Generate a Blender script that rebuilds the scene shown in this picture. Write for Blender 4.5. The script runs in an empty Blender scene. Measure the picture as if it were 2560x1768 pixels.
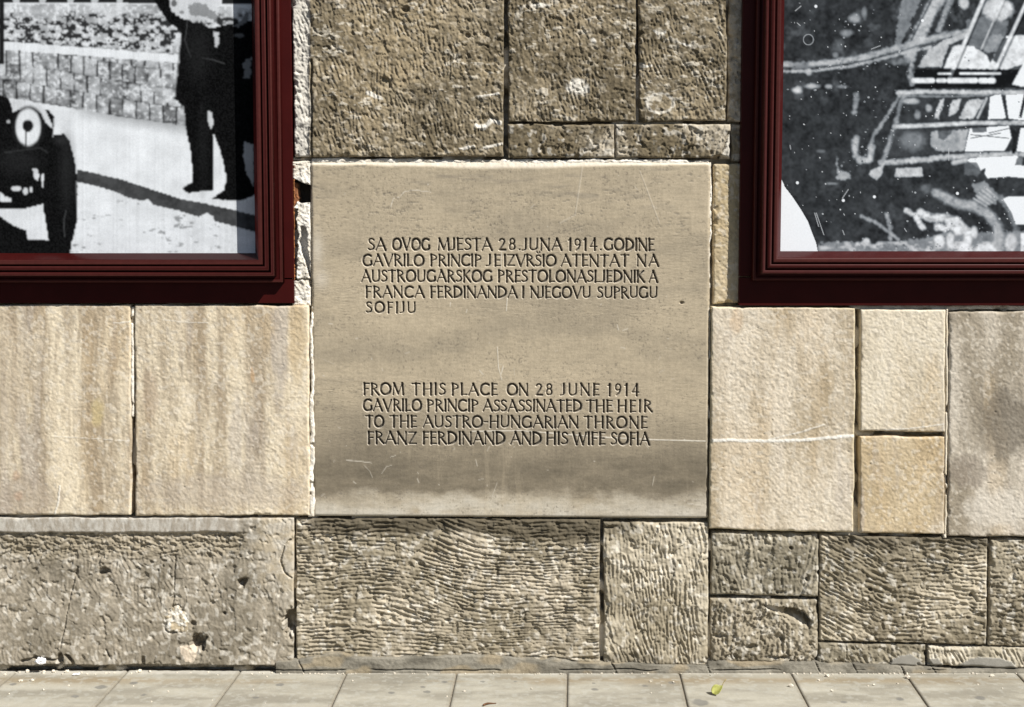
import bpy, bmesh, math, random
import numpy as np
from mathutils import Vector

C = bpy.context.scene.collection
SCN = bpy.context.scene

# ------------------------------------------------------------------ camera, sky, sun, exposure
S = 793.6                     # photograph pixels (2560 wide) per metre on the wall face
FPX = 3755.0                  # focal length in the same pixels
PITCH = math.atan(344.0 / FPX)
HC = 1437.0 / 1000.0
DIST = HC / math.tan(math.atan((1680 - 884) / FPX) + PITCH)

cam_d = bpy.data.cameras.new('camera')
cam = bpy.data.objects.new('camera', cam_d)
C.objects.link(cam)
cam_d.sensor_width = 36.0
cam_d.lens = FPX / 2560.0 * 36.0
cam_d.clip_end = 2000.0
cam.location = (0.0, -DIST, HC)
cam.rotation_euler = (math.pi / 2 - PITCH, 0, 0)
SCN.camera = cam

SA, SB = 1.20, 1.66           # sideways / upward run of the sunlight per unit of depth
sun_to = Vector((SA, -1.0, SB)).normalized()
sun_d = bpy.data.lights.new('sun', 'SUN')
sun_d.energy = 5.0
sun_d.angle = math.radians(0.5)
sun_d.color = (1.0, 0.972, 0.925)
sun = bpy.data.objects.new('sun', sun_d)
C.objects.link(sun)
sun.location = (6, -6, 8)
sun.rotation_euler = sun_to.to_track_quat('Z', 'Y').to_euler()

world = bpy.data.worlds.new('World')
SCN.world = world
world.use_nodes = True
nt = world.node_tree
for n in list(nt.nodes):
    nt.nodes.remove(n)
wo = nt.nodes.new('ShaderNodeOutputWorld')
bg = nt.nodes.new('ShaderNodeBackground')
sky = nt.nodes.new('ShaderNodeTexSky')
sky.sky_type = 'NISHITA'
sky.sun_disc = False
sky.sun_elevation = math.asin(sun_to.z)
sky.sun_rotation = math.atan2(sun_to.x, sun_to.y)
bg.inputs['Strength'].default_value = 0.05
nt.links.new(sky.outputs[0], bg.inputs[0])
nt.links.new(bg.outputs[0], wo.inputs[0])
SCN.view_settings.view_transform = 'Standard'
SCN.view_settings.look = 'None'
SCN.view_settings.gamma = 1.0
SCN.view_settings.exposure = 0.48

# ------------------------------------------------------------------ helpers
cp, sp = math.cos(PITCH), math.sin(PITCH)


def ray(u, v):
    u = np.asarray(u, float); v = np.asarray(v, float)
    a = (u - 1280.0) / FPX
    b = -(v - 884.0) / FPX
    return a, cp + b * sp, -sp + b * cp


def on_wall(u, v, d=0.0):
    """x, z of a photograph pixel on the plane that stands d pixels proud of the wall face"""
    rx, ry, rz = ray(u, v)
    t = (DIST - d / S) / ry
    return rx * t, HC + rz * t


def on_ground(u, v):
    rx, ry, rz = ray(u, v)
    t = -HC / rz
    return rx * t, -DIST + ry * t


_T = np.random.RandomState(7).rand(256, 256)


def vn(x, y, seed=0):
    x = np.asarray(x, float) + seed * 17.31
    y = np.asarray(y, float) + seed * 41.77
    ix = np.floor(x).astype(np.int64); iy = np.floor(y).astype(np.int64)
    fx = x - ix; fy = y - iy
    fx = fx * fx * fx * (fx * (fx * 6 - 15) + 10); fy = fy * fy * fy * (fy * (fy * 6 - 15) + 10)
    a = _T[ix & 255, iy & 255]; b = _T[(ix + 1) & 255, iy & 255]
    c = _T[ix & 255, (iy + 1) & 255]; d = _T[(ix + 1) & 255, (iy + 1) & 255]
    return (a * (1 - fx) + b * fx) * (1 - fy) + (c * (1 - fx) + d * fx) * fy


def fbm(u, v, su, sv=None, seed=0, octv=3, gain=0.5):
    """fractal noise, 0..1, with features su by sv pixels"""
    sv = sv or su
    s = 0.0; a = 1.0; w = 0.0
    x = np.asarray(u) / su; y = np.asarray(v) / sv
    ca, sa = 0.8, 0.6
    for k in range(octv):
        s = s + a * vn(x, y, seed + 3 * k); w += a
        if su == sv:
            x, y = (x * ca - y * sa) * 2.03, (x * sa + y * ca) * 2.03
        else:
            x, y = x * 2.03, y * 2.03
        a *= gain
    return s / w


def cells(u, v, size, seed, squash=1.0):
    """Voronoi cells: centre x, centre y, random number of the nearest cell"""
    x = u / size; y = v / (size * squash)
    ix = np.floor(x).astype(np.int64); iy = np.floor(y).astype(np.int64)
    best = np.full(x.shape, 1e9); cx = np.zeros_like(x); cy = np.zeros_like(x); rr = np.zeros_like(x)
    for dx in (-1, 0, 1):
        for dy in (-1, 0, 1):
            jx = ix + dx; jy = iy + dy
            h1 = _T[(jx + 13 * seed) & 255, (jy + 7 * seed) & 255]
            h2 = _T[(jx + 13 * seed + 91) & 255, (jy + 7 * seed + 53) & 255]
            px = jx + h1; py = jy + h2
            d = (x - px) ** 2 + (y - py) ** 2
            m = d < best
            best = np.where(m, d, best); cx = np.where(m, px, cx); cy = np.where(m, py, cy)
            rr = np.where(m, _T[(jx + 29 * seed + 17) & 255, (jy + 11 * seed + 131) & 255], rr)
    return cx * size, cy * size * squash, rr, np.sqrt(best)


def sstep(a, b, x):
    t = np.clip((x - a) / (b - a), 0, 1)
    return t * t * (3 - 2 * t)


def in_poly(u, v, poly):
    r = np.zeros(np.shape(u), bool)
    n = len(poly)
    for i in range(n):
        x1, y1 = poly[i]; x2, y2 = poly[(i + 1) % n]
        if y1 == y2:
            continue
        c = (v > min(y1, y2)) & (v <= max(y1, y2)) & (u < (v - y1) * (x2 - x1) / (y2 - y1) + x1)
        r ^= c
    return r


def seg_dist(u, v, pts):
    best = np.full(np.shape(u), 1e9)
    for (x1, y1), (x2, y2) in zip(pts[:-1], pts[1:]):
        dx, dy = x2 - x1, y2 - y1
        t = np.clip(((u - x1) * dx + (v - y1) * dy) / max(dx * dx + dy * dy, 1e-9), 0, 1)
        best = np.minimum(best, (u - x1 - t * dx) ** 2 + (v - y1 - t * dy) ** 2)
    return np.sqrt(best)


def mix(c1, c2, t):
    t = np.asarray(t)[..., None]
    return np.asarray(c1) * (1 - t) + np.asarray(c2) * t


def empty(name, loc, label=None, cat=None, group=None):
    o = bpy.data.objects.new(name, None)
    o.empty_display_size = 0.05
    o.location = loc
    C.objects.link(o)
    if label: o['label'] = label
    if cat: o['category'] = cat
    if group: o['group'] = group
    return o


def link_mesh(name, me, mat, parent=None, smooth=True):
    me.materials.append(mat)
    if smooth:
        me.polygons.foreach_set('use_smooth', np.ones(len(me.polygons), bool))
    o = bpy.data.objects.new(name, me)
    C.objects.link(o)
    if parent is not None:
        o.parent = parent
    return o


def raw_mesh(name, verts, quads, cols=None):
    me = bpy.data.meshes.new(name)
    nv, nq = len(verts), len(quads)
    me.vertices.add(nv)
    me.vertices.foreach_set('co', np.ascontiguousarray(verts, np.float32).ravel())
    me.loops.add(nq * 4)
    me.loops.foreach_set('vertex_index', np.ascontiguousarray(quads, np.int32).ravel())
    me.polygons.add(nq)
    me.polygons.foreach_set('loop_start', np.arange(0, nq * 4, 4, dtype=np.int32))
    me.update(calc_edges=True)
    if cols is not None:
        at = me.color_attributes.new('tint', 'FLOAT_COLOR', 'POINT')
        c4 = np.ones((nv, 4), np.float32); c4[:, :3] = cols
        at.data.foreach_set('color', c4.ravel())
    return me


def py_mesh(name, verts, faces, closed=False):
    me = bpy.data.meshes.new(name)
    me.from_pydata([tuple(v) for v in verts], [], faces)
    me.update()
    if closed:
        bm = bmesh.new(); bm.from_mesh(me)
        bmesh.ops.recalc_face_normals(bm, faces=bm.faces)
        bm.to_mesh(me); bm.free()
    return me


def grid_quads(nu, nv):
    i = np.arange(nv - 1)[:, None] * nu + np.arange(nu - 1)[None, :]
    return np.stack([i, i + nu, i + nu + 1, i + 1], -1).reshape(-1, 4)


def border_loop(nu, nv):
    return np.concatenate([np.arange(nu), np.arange(1, nv) * nu + nu - 1,
                           (nv - 1) * nu + np.arange(nu - 2, -1, -1), np.arange(nv - 2, 0, -1) * nu])


# ------------------------------------------------------------------ materials
def base_mat(name):
    m = bpy.data.materials.new(name)
    m.use_nodes = True
    t = m.node_tree
    b = t.nodes['Principled BSDF']
    return m, t, b


def tinted_mat(name, rough=0.9, spec=0.25, mottle=0.22, mscale=900.0, bump=0.25, bscale=700.0, bdist=0.0006):
    """stone and the like: the tint laid down with the mesh, times fine procedural grain"""
    m, t, b = base_mat(name)
    at = t.nodes.new('ShaderNodeAttribute'); at.attribute_name = 'tint'
    tc = t.nodes.new('ShaderNodeTexCoord')
    nz = t.nodes.new('ShaderNodeTexNoise'); nz.inputs['Scale'].default_value = mscale
    nz.inputs['Detail'].default_value = 3
    mr = t.nodes.new('ShaderNodeMapRange')
    mr.inputs['From Min'].default_value = 0.3; mr.inputs['From Max'].default_value = 0.7
    mr.inputs['To Min'].default_value = 1 - mottle; mr.inputs['To Max'].default_value = 1 + mottle * 0.7
    mul = t.nodes.new('ShaderNodeVectorMath'); mul.operation = 'SCALE'
    t.links.new(tc.outputs['Object'], nz.inputs['Vector'])
    t.links.new(nz.outputs['Fac'], mr.inputs['Value'])
    t.links.new(at.outputs['Color'], mul.inputs[0])
    t.links.new(mr.outputs['Result'], mul.inputs['Scale'])
    t.links.new(mul.outputs[0], b.inputs['Base Color'])
    b.inputs['Roughness'].default_value = rough
    b.inputs['Specular IOR Level'].default_value = spec
    if bump:
        n2 = t.nodes.new('ShaderNodeTexNoise'); n2.inputs['Scale'].default_value = bscale
        n2.inputs['Detail'].default_value = 2
        bp = t.nodes.new('ShaderNodeBump'); bp.inputs['Strength'].default_value = bump
        bp.inputs['Distance'].default_value = bdist
        t.links.new(tc.outputs['Object'], n2.inputs['Vector'])
        t.links.new(n2.outputs['Fac'], bp.inputs['Height'])
        t.links.new(bp.outputs[0], b.inputs['Normal'])
    return m


def flat_mat(name, col, rough=0.5, spec=0.5, var=0.15, scale=30.0, bump=0.0, bscale=200.0):
    m, t, b = base_mat(name)
    tc = t.nodes.new('ShaderNodeTexCoord')
    nz = t.nodes.new('ShaderNodeTexNoise'); nz.inputs['Scale'].default_value = scale
    nz.inputs['Detail'].default_value = 4
    cr = t.nodes.new('ShaderNodeValToRGB')
    c = np.array(col)
    cr.color_ramp.elements[0].position = 0.3; cr.color_ramp.elements[1].position = 0.7
    cr.color_ramp.elements[0].color = (*(c * (1 - var)), 1)
    cr.color_ramp.elements[1].color = (*np.minimum(c * (1 + var), 1), 1)
    t.links.new(tc.outputs['Object'], nz.inputs['Vector'])
    t.links.new(nz.outputs['Fac'], cr.inputs['Fac'])
    t.links.new(cr.outputs[0], b.inputs['Base Color'])
    b.inputs['Roughness'].default_value = rough
    b.inputs['Specular IOR Level'].default_value = spec
    if bump:
        n2 = t.nodes.new('ShaderNodeTexNoise'); n2.inputs['Scale'].default_value = bscale
        bp = t.nodes.new('ShaderNodeBump'); bp.inputs['Strength'].default_value = bump
        bp.inputs['Distance'].default_value = 0.001
        t.links.new(tc.outputs['Object'], n2.inputs['Vector'])
        t.links.new(n2.outputs['Fac'], bp.inputs['Height'])
        t.links.new(bp.outputs[0], b.inputs['Normal'])
    return m


M_STONE = tinted_mat('weathered_sandstone', mottle=0.2, mscale=500, bump=0.3, bscale=420, bdist=0.0012)
M_PLAQUE = tinted_mat('smooth_limestone', rough=0.75, mottle=0.10, mscale=420, bump=0.06, bscale=600, bdist=0.0006)
M_MORTAR = tinted_mat('lime_mortar', mottle=0.25, mscale=400, bump=0.4, bscale=350, bdist=0.0015)
M_TRIM = tinted_mat('red_paint_edge_glints', rough=0.42, spec=0.12, mottle=0.12, mscale=60, bump=0.05, bscale=80, bdist=0.0006)
M_PRINT = tinted_mat('printed_panel', rough=0.5, spec=0.0, mottle=0.03, mscale=200, bump=0.0)
M_PAVE = tinted_mat('paving_stone', rough=0.85, mottle=0.13, mscale=420, bump=0.25, bscale=350, bdist=0.001)
M_RED = flat_mat('dark_red_paint', (0.040, 0.0046, 0.0040), rough=0.42, spec=0.10, var=0.12, scale=14, bump=0.05, bscale=60)
M_CHIP = flat_mat('pale_stone_chip', (0.62, 0.56, 0.46), rough=0.9, spec=0.2, var=0.25, scale=300)
M_PAPER = flat_mat('white_paper', (0.82, 0.82, 0.84), rough=0.8, spec=0.2, var=0.05, scale=80)
M_LEAF = flat_mat('yellow_green_leaf', (0.33, 0.33, 0.085), rough=0.5, spec=0.4, var=0.25, scale=70)
M_STALK = flat_mat('leaf_stalk', (0.40, 0.30, 0.06), rough=0.6, spec=0.3, var=0.2, scale=90)
M_TWIG = flat_mat('brown_twig', (0.12, 0.06, 0.03), rough=0.8, spec=0.2, var=0.3, scale=120)
M_FOAM = flat_mat('rusty_sealant', (0.30, 0.12, 0.045), rough=0.9, spec=0.2, var=0.5, scale=120, bump=0.6, bscale=260)

# ------------------------------------------------------------------ stone textures (heights in pixels, 1 px = 1.26 mm)


def furrows(u, v, ang, period, seed, patch=45, squash=1.0, jit=10, warp=0.6, wscale=40):
    """tool marks: parallel chisel furrows with sharp ridges, in patches; ang = direction of the furrows in degrees below the horizontal"""
    cx, cy, rr, _ = cells(u + 16 * (fbm(u, v, 25, seed=seed + 2, octv=2) - .5), v + 16 * (fbm(u, v, 25, seed=seed + 5, octv=2) - .5), patch, seed, squash)
    r2 = (rr * 7.31) % 1.0
    a = np.radians(ang + (rr - .5) * 2 * jit)
    ac = -(u - cx) * np.sin(a) + (v - cy) * np.cos(a)
    al = (u - cx) * np.cos(a) + (v - cy) * np.sin(a)
    al = al + rr * 900
    ph = ac / (period * (0.85 + 0.3 * r2)) + r2 * 3
    ph = ph + warp * (fbm(al, ac, 44, 20, seed=seed + 9, octv=3) - .5) * 2
    s = np.sin(np.pi * (ph % 1.0)) ** .85
    k = sstep(.28, .56, fbm(al, ac, 20, 9, seed=seed + 12, octv=2))       # furrows start and stop
    return 1 - s * (.25 + .75 * k)


def facets(u, v, size, tilt, seed, squash=1.0):
    cx, cy, rr, _ = cells(u + 9 * (fbm(u, v, 18, seed=seed + 1, octv=2) - .5), v + 9 * (fbm(u, v, 18, seed=seed + 2, octv=2) - .5), size, seed, squash)
    a = ((rr * 13.7) % 1.0 - .5) * 2 * tilt; b = ((rr * 29.3) % 1.0 - .5) * 2 * tilt
    return a * (u - cx) + b * (v - cy)


def grit(u, v, seed, ang=90, a=6.0, b=15.0):
    """short gouges, longer along ang"""
    t = math.radians(ang)
    p = u * math.cos(t) + v * math.sin(t); q = -u * math.sin(t) + v * math.cos(t)
    return fbm(p, q, b, a, seed=seed, octv=2, gain=.55)


def pits(u, v, size, seed, thr=0.70):
    n = fbm(u, v, size, seed=seed, octv=2)
    return sstep(thr, thr + 0.12, n)


def chips(u, v, seed):
    """bright flat flakes where the dirty crust has come off, mostly lying level"""
    n = fbm(u, v, 22, 11, seed=seed, octv=3, gain=.6)
    return sstep(0.635, 0.71, n) * sstep(.42, .58, fbm(u, v, 120, seed=seed + 4, octv=2))


GREY_DARK = np.array((0.160, 0.132, 0.086))
GREY_MID = np.array((0.295, 0.248, 0.172))
TAN = np.array((0.36, 0.295, 0.195))
CREAM = np.array((0.60, 0.515, 0.39))
PALE = np.array((0.66, 0.60, 0.50))
OCHRE = np.array((0.50, 0.365, 0.205))
WHITE = np.array((0.74, 0.70, 0.62))


def tex_top(seed, ang, dark=0.0, bandlow=None, brown=0.5):
    def f(u, v):
        f1 = furrows(u, v, ang + 6, 10, seed, patch=34, squash=1.3, jit=16, warp=.35)
        amp = sstep(.42, .66, fbm(u, v, 50, seed=seed + 20, octv=2))
        h = -2.7 * amp * (1 - f1)
        big = sstep(.35, .65, fbm(u, v, 85, seed=seed + 35, octv=2))
        h = h + facets(u, v, 22, .075, seed + 36, 1.3)
        h = h + (2.4 + 1.5 * big) * (grit(u, v, seed + 30, ang, 5.5, 14) - .5) + (2.4 + 1.3 * big) * (fbm(u, v, 6, seed=seed + 33, octv=2) - .5)
        h = h + 8 * (fbm(u, v, 70, seed=seed + 40, octv=3) - .5)
        p = pits(u, v, 16, seed + 50, .72)
        h = h - 3.2 * p
        c = chips(u, v, seed + 60)
        h = h + 0.8 * c
        t = fbm(u, v, 110, 90, seed=seed + 70, octv=4, gain=.6)
        col = mix(GREY_DARK * 1.05, GREY_MID * .98, sstep(.32, .68, t))
        col = mix(col, TAN, brown * sstep(.45, .75, fbm(u, v, 160, 130, seed=seed + 80, octv=3)))
        col = mix(col, WHITE * .95, .62 * c)
        col = mix(col, PALE, .38 * sstep(.58, .74, fbm(u, v, 9, seed=seed + 90, octv=2)))
        col = mix(col, GREY_DARK * .6, .5 * sstep(.62, .74, fbm(u, v, 13, seed=seed + 93, octv=2)))
        return h, col * np.array((.85, .825, .775)) * (1 - dark)
    return f


def tex_fine(seed, c_a, c_b, streak=1.0, grain=1.0, spots=(), white_line=None, lines=()):
    """fine pebbly dressed slab with rain streaks"""
    def f(u, v):
        h = grain * (.8 + .4 * fbm(u, v, 90, seed=seed + 1, octv=2)) * (1.75 * (fbm(u, v, 5.6, seed=seed, octv=2, gain=.6) - .5) + .5 * (fbm(u, v, 17, seed=seed + 3, octv=2) - .5))
        h = h + 3.0 * (fbm(u, v, 170, seed=seed + 6, octv=2) - .5) - 1.6 * pits(u, v, 9, seed + 50, .85)
        bend = 26 * (fbm(u, v, 140, 260, seed=seed + 8, octv=2) - .5)
        s1 = fbm(u + bend, v, 48, 420, seed=seed + 11, octv=5, gain=.68)
        s2 = fbm(u + bend, v, 110, 260, seed=seed + 17, octv=3)
        t = sstep(.30, .70, s1 * streak + (1 - streak) * s2)
        col = mix(c_a, c_b, t)
        col = mix(col, OCHRE, .30 * sstep(.52, .75, fbm(u + bend, v, 70, 340, seed=seed + 23, octv=3)))
        col = mix(col, np.array((.40, .36, .33)), .40 * sstep(.55, .78, fbm(u + bend, v, 60, 420, seed=seed + 29, octv=4, gain=.65)))
        col = mix(col, PALE * 1.05, .4 * sstep(.58, .72, fbm(u, v, 10, seed=seed + 31, octv=2)))
        col = mix(col, c_a * .6, .3 * sstep(.6, .74, fbm(u, v, 11, seed=seed + 37, octv=2)))
        for (cx, cy, rx, ry, cc, k) in spots:
            d = ((u - cx) / rx) ** 2 + ((v - cy) / ry) ** 2 + 0.9 * (fbm(u, v, 16, 30, seed=seed + 41, octv=3) - .5)
            col = mix(col, np.array(cc), k * (1 - sstep(.25, 1.1, d)))
        for (pts, w, cc, k, dh) in lines:
            dd = seg_dist(u, v, pts) + 2.2 * (fbm(u, v, 7, seed=seed + 47, octv=2) - .5)
            m = 1 - sstep(w * .4, w, dd)
            col = mix(col, np.array(cc), k * m)
            h = h + dh * m
        return h, col
    return f


def tex_furrow(seed, ang, amp=2.6, period=10.5, col_a=GREY_MID, col_b=PALE, stain=None, gfun=None, patch=60,
               squash=1.0, jit=8, holes=(), warp=.32, cement=(), rough=1.0, topband=None):
    def f(u, v):
        uu, vv = u, v
        if gfun is not None:
            vv = v - gfun(u, v)
        f1 = furrows(uu, vv, ang(u, v) if callable(ang) else ang, period, seed, patch=patch, squash=squash, jit=jit, warp=warp, wscale=30)
        am = 0.45 + 0.9 * sstep(.3, .65, fbm(u, v, 55, seed=seed + 20, octv=2))
        h = -1.15 * amp * am * (1 - f1) + min(rough, 1.2) * facets(u, v, 40, .085, seed + 36, squash)
        h = h + rough * (2.8 * (fbm(u, v, 6.5, seed=seed + 30, octv=2, gain=.6) - .5) + 3.0 * (fbm(u, v, 18, seed=seed + 33, octv=3, gain=.6) - .5))
        h = h + 7 * (fbm(u, v, 80, seed=seed + 40, octv=2) - .5)
        h = h - 4.5 * pits(u, v, 17, seed + 50, .72)
        t = fbm(u, v, 100, seed=seed + 70, octv=4, gain=.6)
        col = mix(col_a, col_b, sstep(.3, .7, t)) * np.array((.74, .715, .665))
        col = mix(col, WHITE, .40 * sstep(.60, .74, fbm(u, v, 12, seed=seed + 73, octv=2)))
        col = mix(col, GREY_DARK * .8, .45 * sstep(.62, .76, fbm(u, v, 15, seed=seed + 77, octv=2)))
        if stain is not None:
            col = mix(col, GREY_DARK * .62, stain(u, v))
        for (cx, cy, rx, ry, dep) in holes:
            d = np.sqrt(((u - cx) / rx) ** 2 + ((v - cy) / ry) ** 2) + .5 * (fbm(u, v, 12, seed=seed + 81, octv=2) - .5)
            h = h - dep * (1 - sstep(.55, 1.0, d))
        for poly in cement:
            m = in_poly(u + 6 * (fbm(u, v, 12, seed=seed + 84, octv=2) - .5), v + 6 * (fbm(u, v, 12, seed=seed + 85, octv=2) - .5), poly)
            h = np.where(m, 2.2 + 1.0 * (fbm(u, v, 20, seed=seed + 86, octv=2) - .5), h)
            col = np.where(m[..., None], np.array((.27, .255, .22)) * (.85 + .3 * fbm(u, v, 40, seed=seed + 87, octv=3))[..., None], col)
        return h, col
    return f


# ------------------------------------------------------------------ a stone: displaced face + sides, one mesh
WALL = empty('stone_wall', (0.0, 0.0, 0.0),
             'wall of tooled sandstone blocks and smooth slabs around the inscribed plaque', 'wall')


def stone(name, quad, d, tex, seed, step=2.0, rad=5.0, wob=1.6, back=64, parent=WALL, mat=M_STONE, label=None,
          edge=None, chipk=1.0, edgecol=None):
    """quad = four photograph-pixel corners (tl, tr, br, bl); d = how far the face stands proud"""
    (x0, y0), (x1, y1), (x2, y2), (x3, y3) = quad
    nu = max(4, int(max(x1 - x0, x2 - x3) / step) + 1)
    nv = max(4, int(max(y3 - y0, y2 - y1) / step) + 1)
    s, t = np.meshgrid(np.linspace(0, 1, nu), np.linspace(0, 1, nv))
    u = (x0 * (1 - s) + x1 * s) * (1 - t) + (x3 * (1 - s) + x2 * s) * t
    v = (y0 * (1 - s) + y1 * s) * (1 - t) + (y3 * (1 - s) + y2 * s) * t
    wu = u + wob * 2 * (fbm(u, v, 60, seed=seed + 100, octv=2) - .5) * 1.4 + wob * (fbm(u, v, 13, seed=seed + 103, octv=2) - .5)
    wv = v + wob * 2 * (fbm(u, v, 60, seed=seed + 106, octv=2) - .5) * 1.4 + wob * (fbm(u, v, 13, seed=seed + 109, octv=2) - .5)
    h, col = tex(u, v)
    W = .5 * (x1 - x0 + x2 - x3); H = .5 * (y3 - y0 + y2 - y1)
    e = np.minimum(np.minimum(s, 1 - s) * W, np.minimum(t, 1 - t) * H)
    rr = rad * (.5 + 1.0 * fbm(u, v, 30, seed=seed + 112, octv=2)) + (4 if name == 'stone_slab' else 11) * chipk * sstep(.66, .8, fbm(u, v, 24, seed=seed + 115, octv=2))
    k = np.clip(1 - e / rr, 0, 1)
    h = h * (1 - .6 * k) - rr * .8 * k ** 2
    if edgecol is not None:
        col = mix(col, edgecol, .75 * k)
    if edge is not None:
        h, col = edge(u, v, s, t, h, col)
    X, Z = on_wall(wu, wv, d)
    Y = -(d + h) / S
    V = np.stack([X, Y, Z], -1).reshape(-1, 3)
    q = grid_quads(nu, nv)
    loop = border_loop(nu, nv)
    bk = V[loop].copy(); bk[:, 1] = back / S
    n0 = len(V)
    nl = len(loop)
    i = np.arange(nl); j = (i + 1) % nl
    side = np.stack([loop[i], loop[j], n0 + j, n0 + i], -1)
    cols = np.concatenate([col.reshape(-1, 3), col.reshape(-1, 3)[loop]])
    me = raw_mesh(name, np.concatenate([V, bk]), np.concatenate([q, side]), np.clip(cols, 0.01, .85))
    o = link_mesh(name, me, mat, parent)
    if label:
        o['label'] = label
    return o


def R(u0, v0, u1, v1):
    return ((u0, v0), (u1, v0), (u1, v1), (u0, v1))


# --- bed of mortar and rubble behind the stones, reaching past the picture on every side
uu, vv = np.meshgrid(np.linspace(640, 2700, 520), np.linspace(-60, 1690, 438))
hm = -42 + 34 * sstep(.56, .64, fbm(uu, vv, 80, seed=305, octv=3)) + 14 * (fbm(uu, vv, 14, seed=301, octv=4, gain=.6) - .5)
hm = np.minimum(hm, -13 - 12 * ((uu > 1775) & (vv < 770)))
cm = mix(GREY_MID * .9, PALE * .85, sstep(.3, .7, fbm(uu, vv, 30, seed=303, octv=3)))
X, Z = on_wall(uu, vv, 0)
qb = grid_quads(520, 438)
gu, gv = uu.reshape(-1)[qb].mean(1), vv.reshape(-1)[qb].mean(1)
qb = qb[~((gu < 783) & (gv > 400) & (gv < 768))]          # no bed behind the broken infill
me = raw_mesh('mortar_bed', np.stack([X, -hm / S, Z], -1).reshape(-1, 3), qb, cm.reshape(-1, 3))
link_mesh('mortar_bed', me, M_MORTAR, WALL)
# the part of the bed left of the plaque's column
uu, vv = np.meshgrid(np.linspace(-160, 640, 200), np.linspace(740, 1690, 240))
hm = -42 + 34 * sstep(.56, .64, fbm(uu, vv, 80, seed=305, octv=3)) + 14 * (fbm(uu, vv, 14, seed=301, octv=4, gain=.6) - .5)
hm = np.minimum(hm, -13 - 12 * ((uu > 1775) & (vv < 770)))
cm = mix(GREY_MID * .9, PALE * .85, sstep(.3, .7, fbm(uu, vv, 30, seed=303, octv=3)))
X, Z = on_wall(uu, vv, 0)
me = raw_mesh('mortar_bed', np.stack([X, -hm / S, Z], -1).reshape(-1, 3), grid_quads(200, 240), cm.reshape(-1, 3))
link_mesh('mortar_bed', me, M_MORTAR, WALL)
# masonry core behind everything
cx0, cx1, cz1 = -3.4, 3.6, 3.6
core = [(cx0, .10, -.05), (cx1, .10, -.05), (cx1, .10, cz1), (cx0, .10, cz1), (cx0, .4, -.05), (cx1, .4, -.05), (cx1, .4, cz1), (cx0, .4, cz1)]
me = raw_mesh('masonry_core', np.array(core), np.array([(0, 3, 2, 1), (4, 5, 6, 7), (0, 1, 5, 4), (3, 7, 6, 2), (0, 4, 7, 3), (1, 2, 6, 5)][:]),
              np.tile(GREY_MID, (8, 1)))
link_mesh('masonry_core', me, M_MORTAR, WALL, smooth=False)

# --- upper blocks
def seam_strip(u, v, s, t, h, col):
    # the left edge: a crack at about u = 777, paler and rougher strip beside the frame
    m = 1 - sstep(770, 778, u + 5 * (fbm(u, v, 40, seed=511, octv=2) - .5))
    h = h - 5 * m + m * 5 * (fbm(u, v, 12, seed=512, octv=3) - .5)
    col = mix(col, WHITE * .82, .85 * m)
    d = np.abs(u - 777 - 8 * (fbm(u, v, 70, seed=513, octv=2) - .5))
    gate = sstep(.42, .5, fbm(u, v, 90, seed=514, octv=2) + .25 * sstep(120, 160, v))
    h = h - 11 * gate * (1 - sstep(1.0, 3.6, d))
    # flaked corner near the bottom right
    for (cx, cy, r, dep) in ((1222, 305, 34, 5), (1015, 22, 11, 12), (1170, 88, 8, 8), (960, 205, 22, 5)):
        dd = np.hypot(u - cx, (v - cy) * 1.2) / r + .7 * (fbm(u, v, 14, seed=515, octv=2) - .5)
        h = h - dep * (1 - sstep(.6, 1.0, dd))
    for pts, w in ((((1195, 242), (1245, 232)), 4), (((1190, 312), (1210, 318), (1228, 300), (1250, 305)), 7), (((1150, 372), (1185, 366)), 4), (((1210, 370), (1255, 358)), 4), (((920, 232), (955, 248)), 6)):
        dd = seg_dist(u, v, pts) + 5 * (fbm(u, v, 9, seed=516, octv=2) - .5)
        m = 1 - sstep(w * .4, w, dd)
        col = mix(col, WHITE, .8 * m); h = h + 1.2 * m
    return h, col


stone('stone_block', ((728, -70), (1260, -70), (1258, 390), (736, 393)), 3, tex_top(21, 72, brown=.75), 21, edge=seam_strip, rad=4)


def b2_edge(u, v, s, t, h, col):
    for (cx, cy, rx, ry) in ((1440, 218, 34, 24), (1352, 12, 30, 8), (1485, 100, 10, 8)):
        d = np.hypot((u - cx) / rx, (v - cy) / ry) + .9 * (fbm(u, v, 12, seed=521, octv=3) - .5)
        m = 1 - sstep(.5, 1.0, d)
        col = mix(col, WHITE, .8 * m); h = h + m * 2.5 * (fbm(u, v, 8, seed=523, octv=2) - .6)
    return h, col


def b3_edge(u, v, s, t, h, col):
    d = np.abs(np.hypot((u - 1650) / 33, (v - 258) / 24) - 1) * 26 + 6 * (fbm(u, v, 9, seed=531, octv=2) - .5)
    m = 1 - sstep(1, 5, d)
    col = mix(col, WHITE * .95, .6 * m)
    for pts, w in ((((1634, 77), (1645, 86), (1662, 82)), 4), (((1693, 104), (1728, 114)), 3.5), (((1602, 166), (1630, 164)), 3.5)):
        m = 1 - sstep(w * .4, w, seg_dist(u, v, pts) + 4 * (fbm(u, v, 8, seed=532, octv=2) - .5))
        col = mix(col, WHITE, .85 * m)
    return h, col


stone('stone_block', ((1270, -70), (1590, -70), (1590, 304), (1271, 305)), 2, tex_top(33, 78, brown=.3), 33, edge=b2_edge, rad=4)
stone('stone_block', ((1597, -70), (1817, -70), (1815, 302), (1598, 304)), 2, tex_top(47, 74, brown=.25, dark=.04), 47, edge=b3_edge, rad=4)
stone('stone_block', ((1270, 311), (1535, 311), (1535, 394), (1269, 395)), 1,
      tex_furrow(55, -58, amp=2.2, period=10, col_a=GREY_DARK * 1.25, col_b=PALE, patch=36, jit=24), 55, rad=5)


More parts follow.
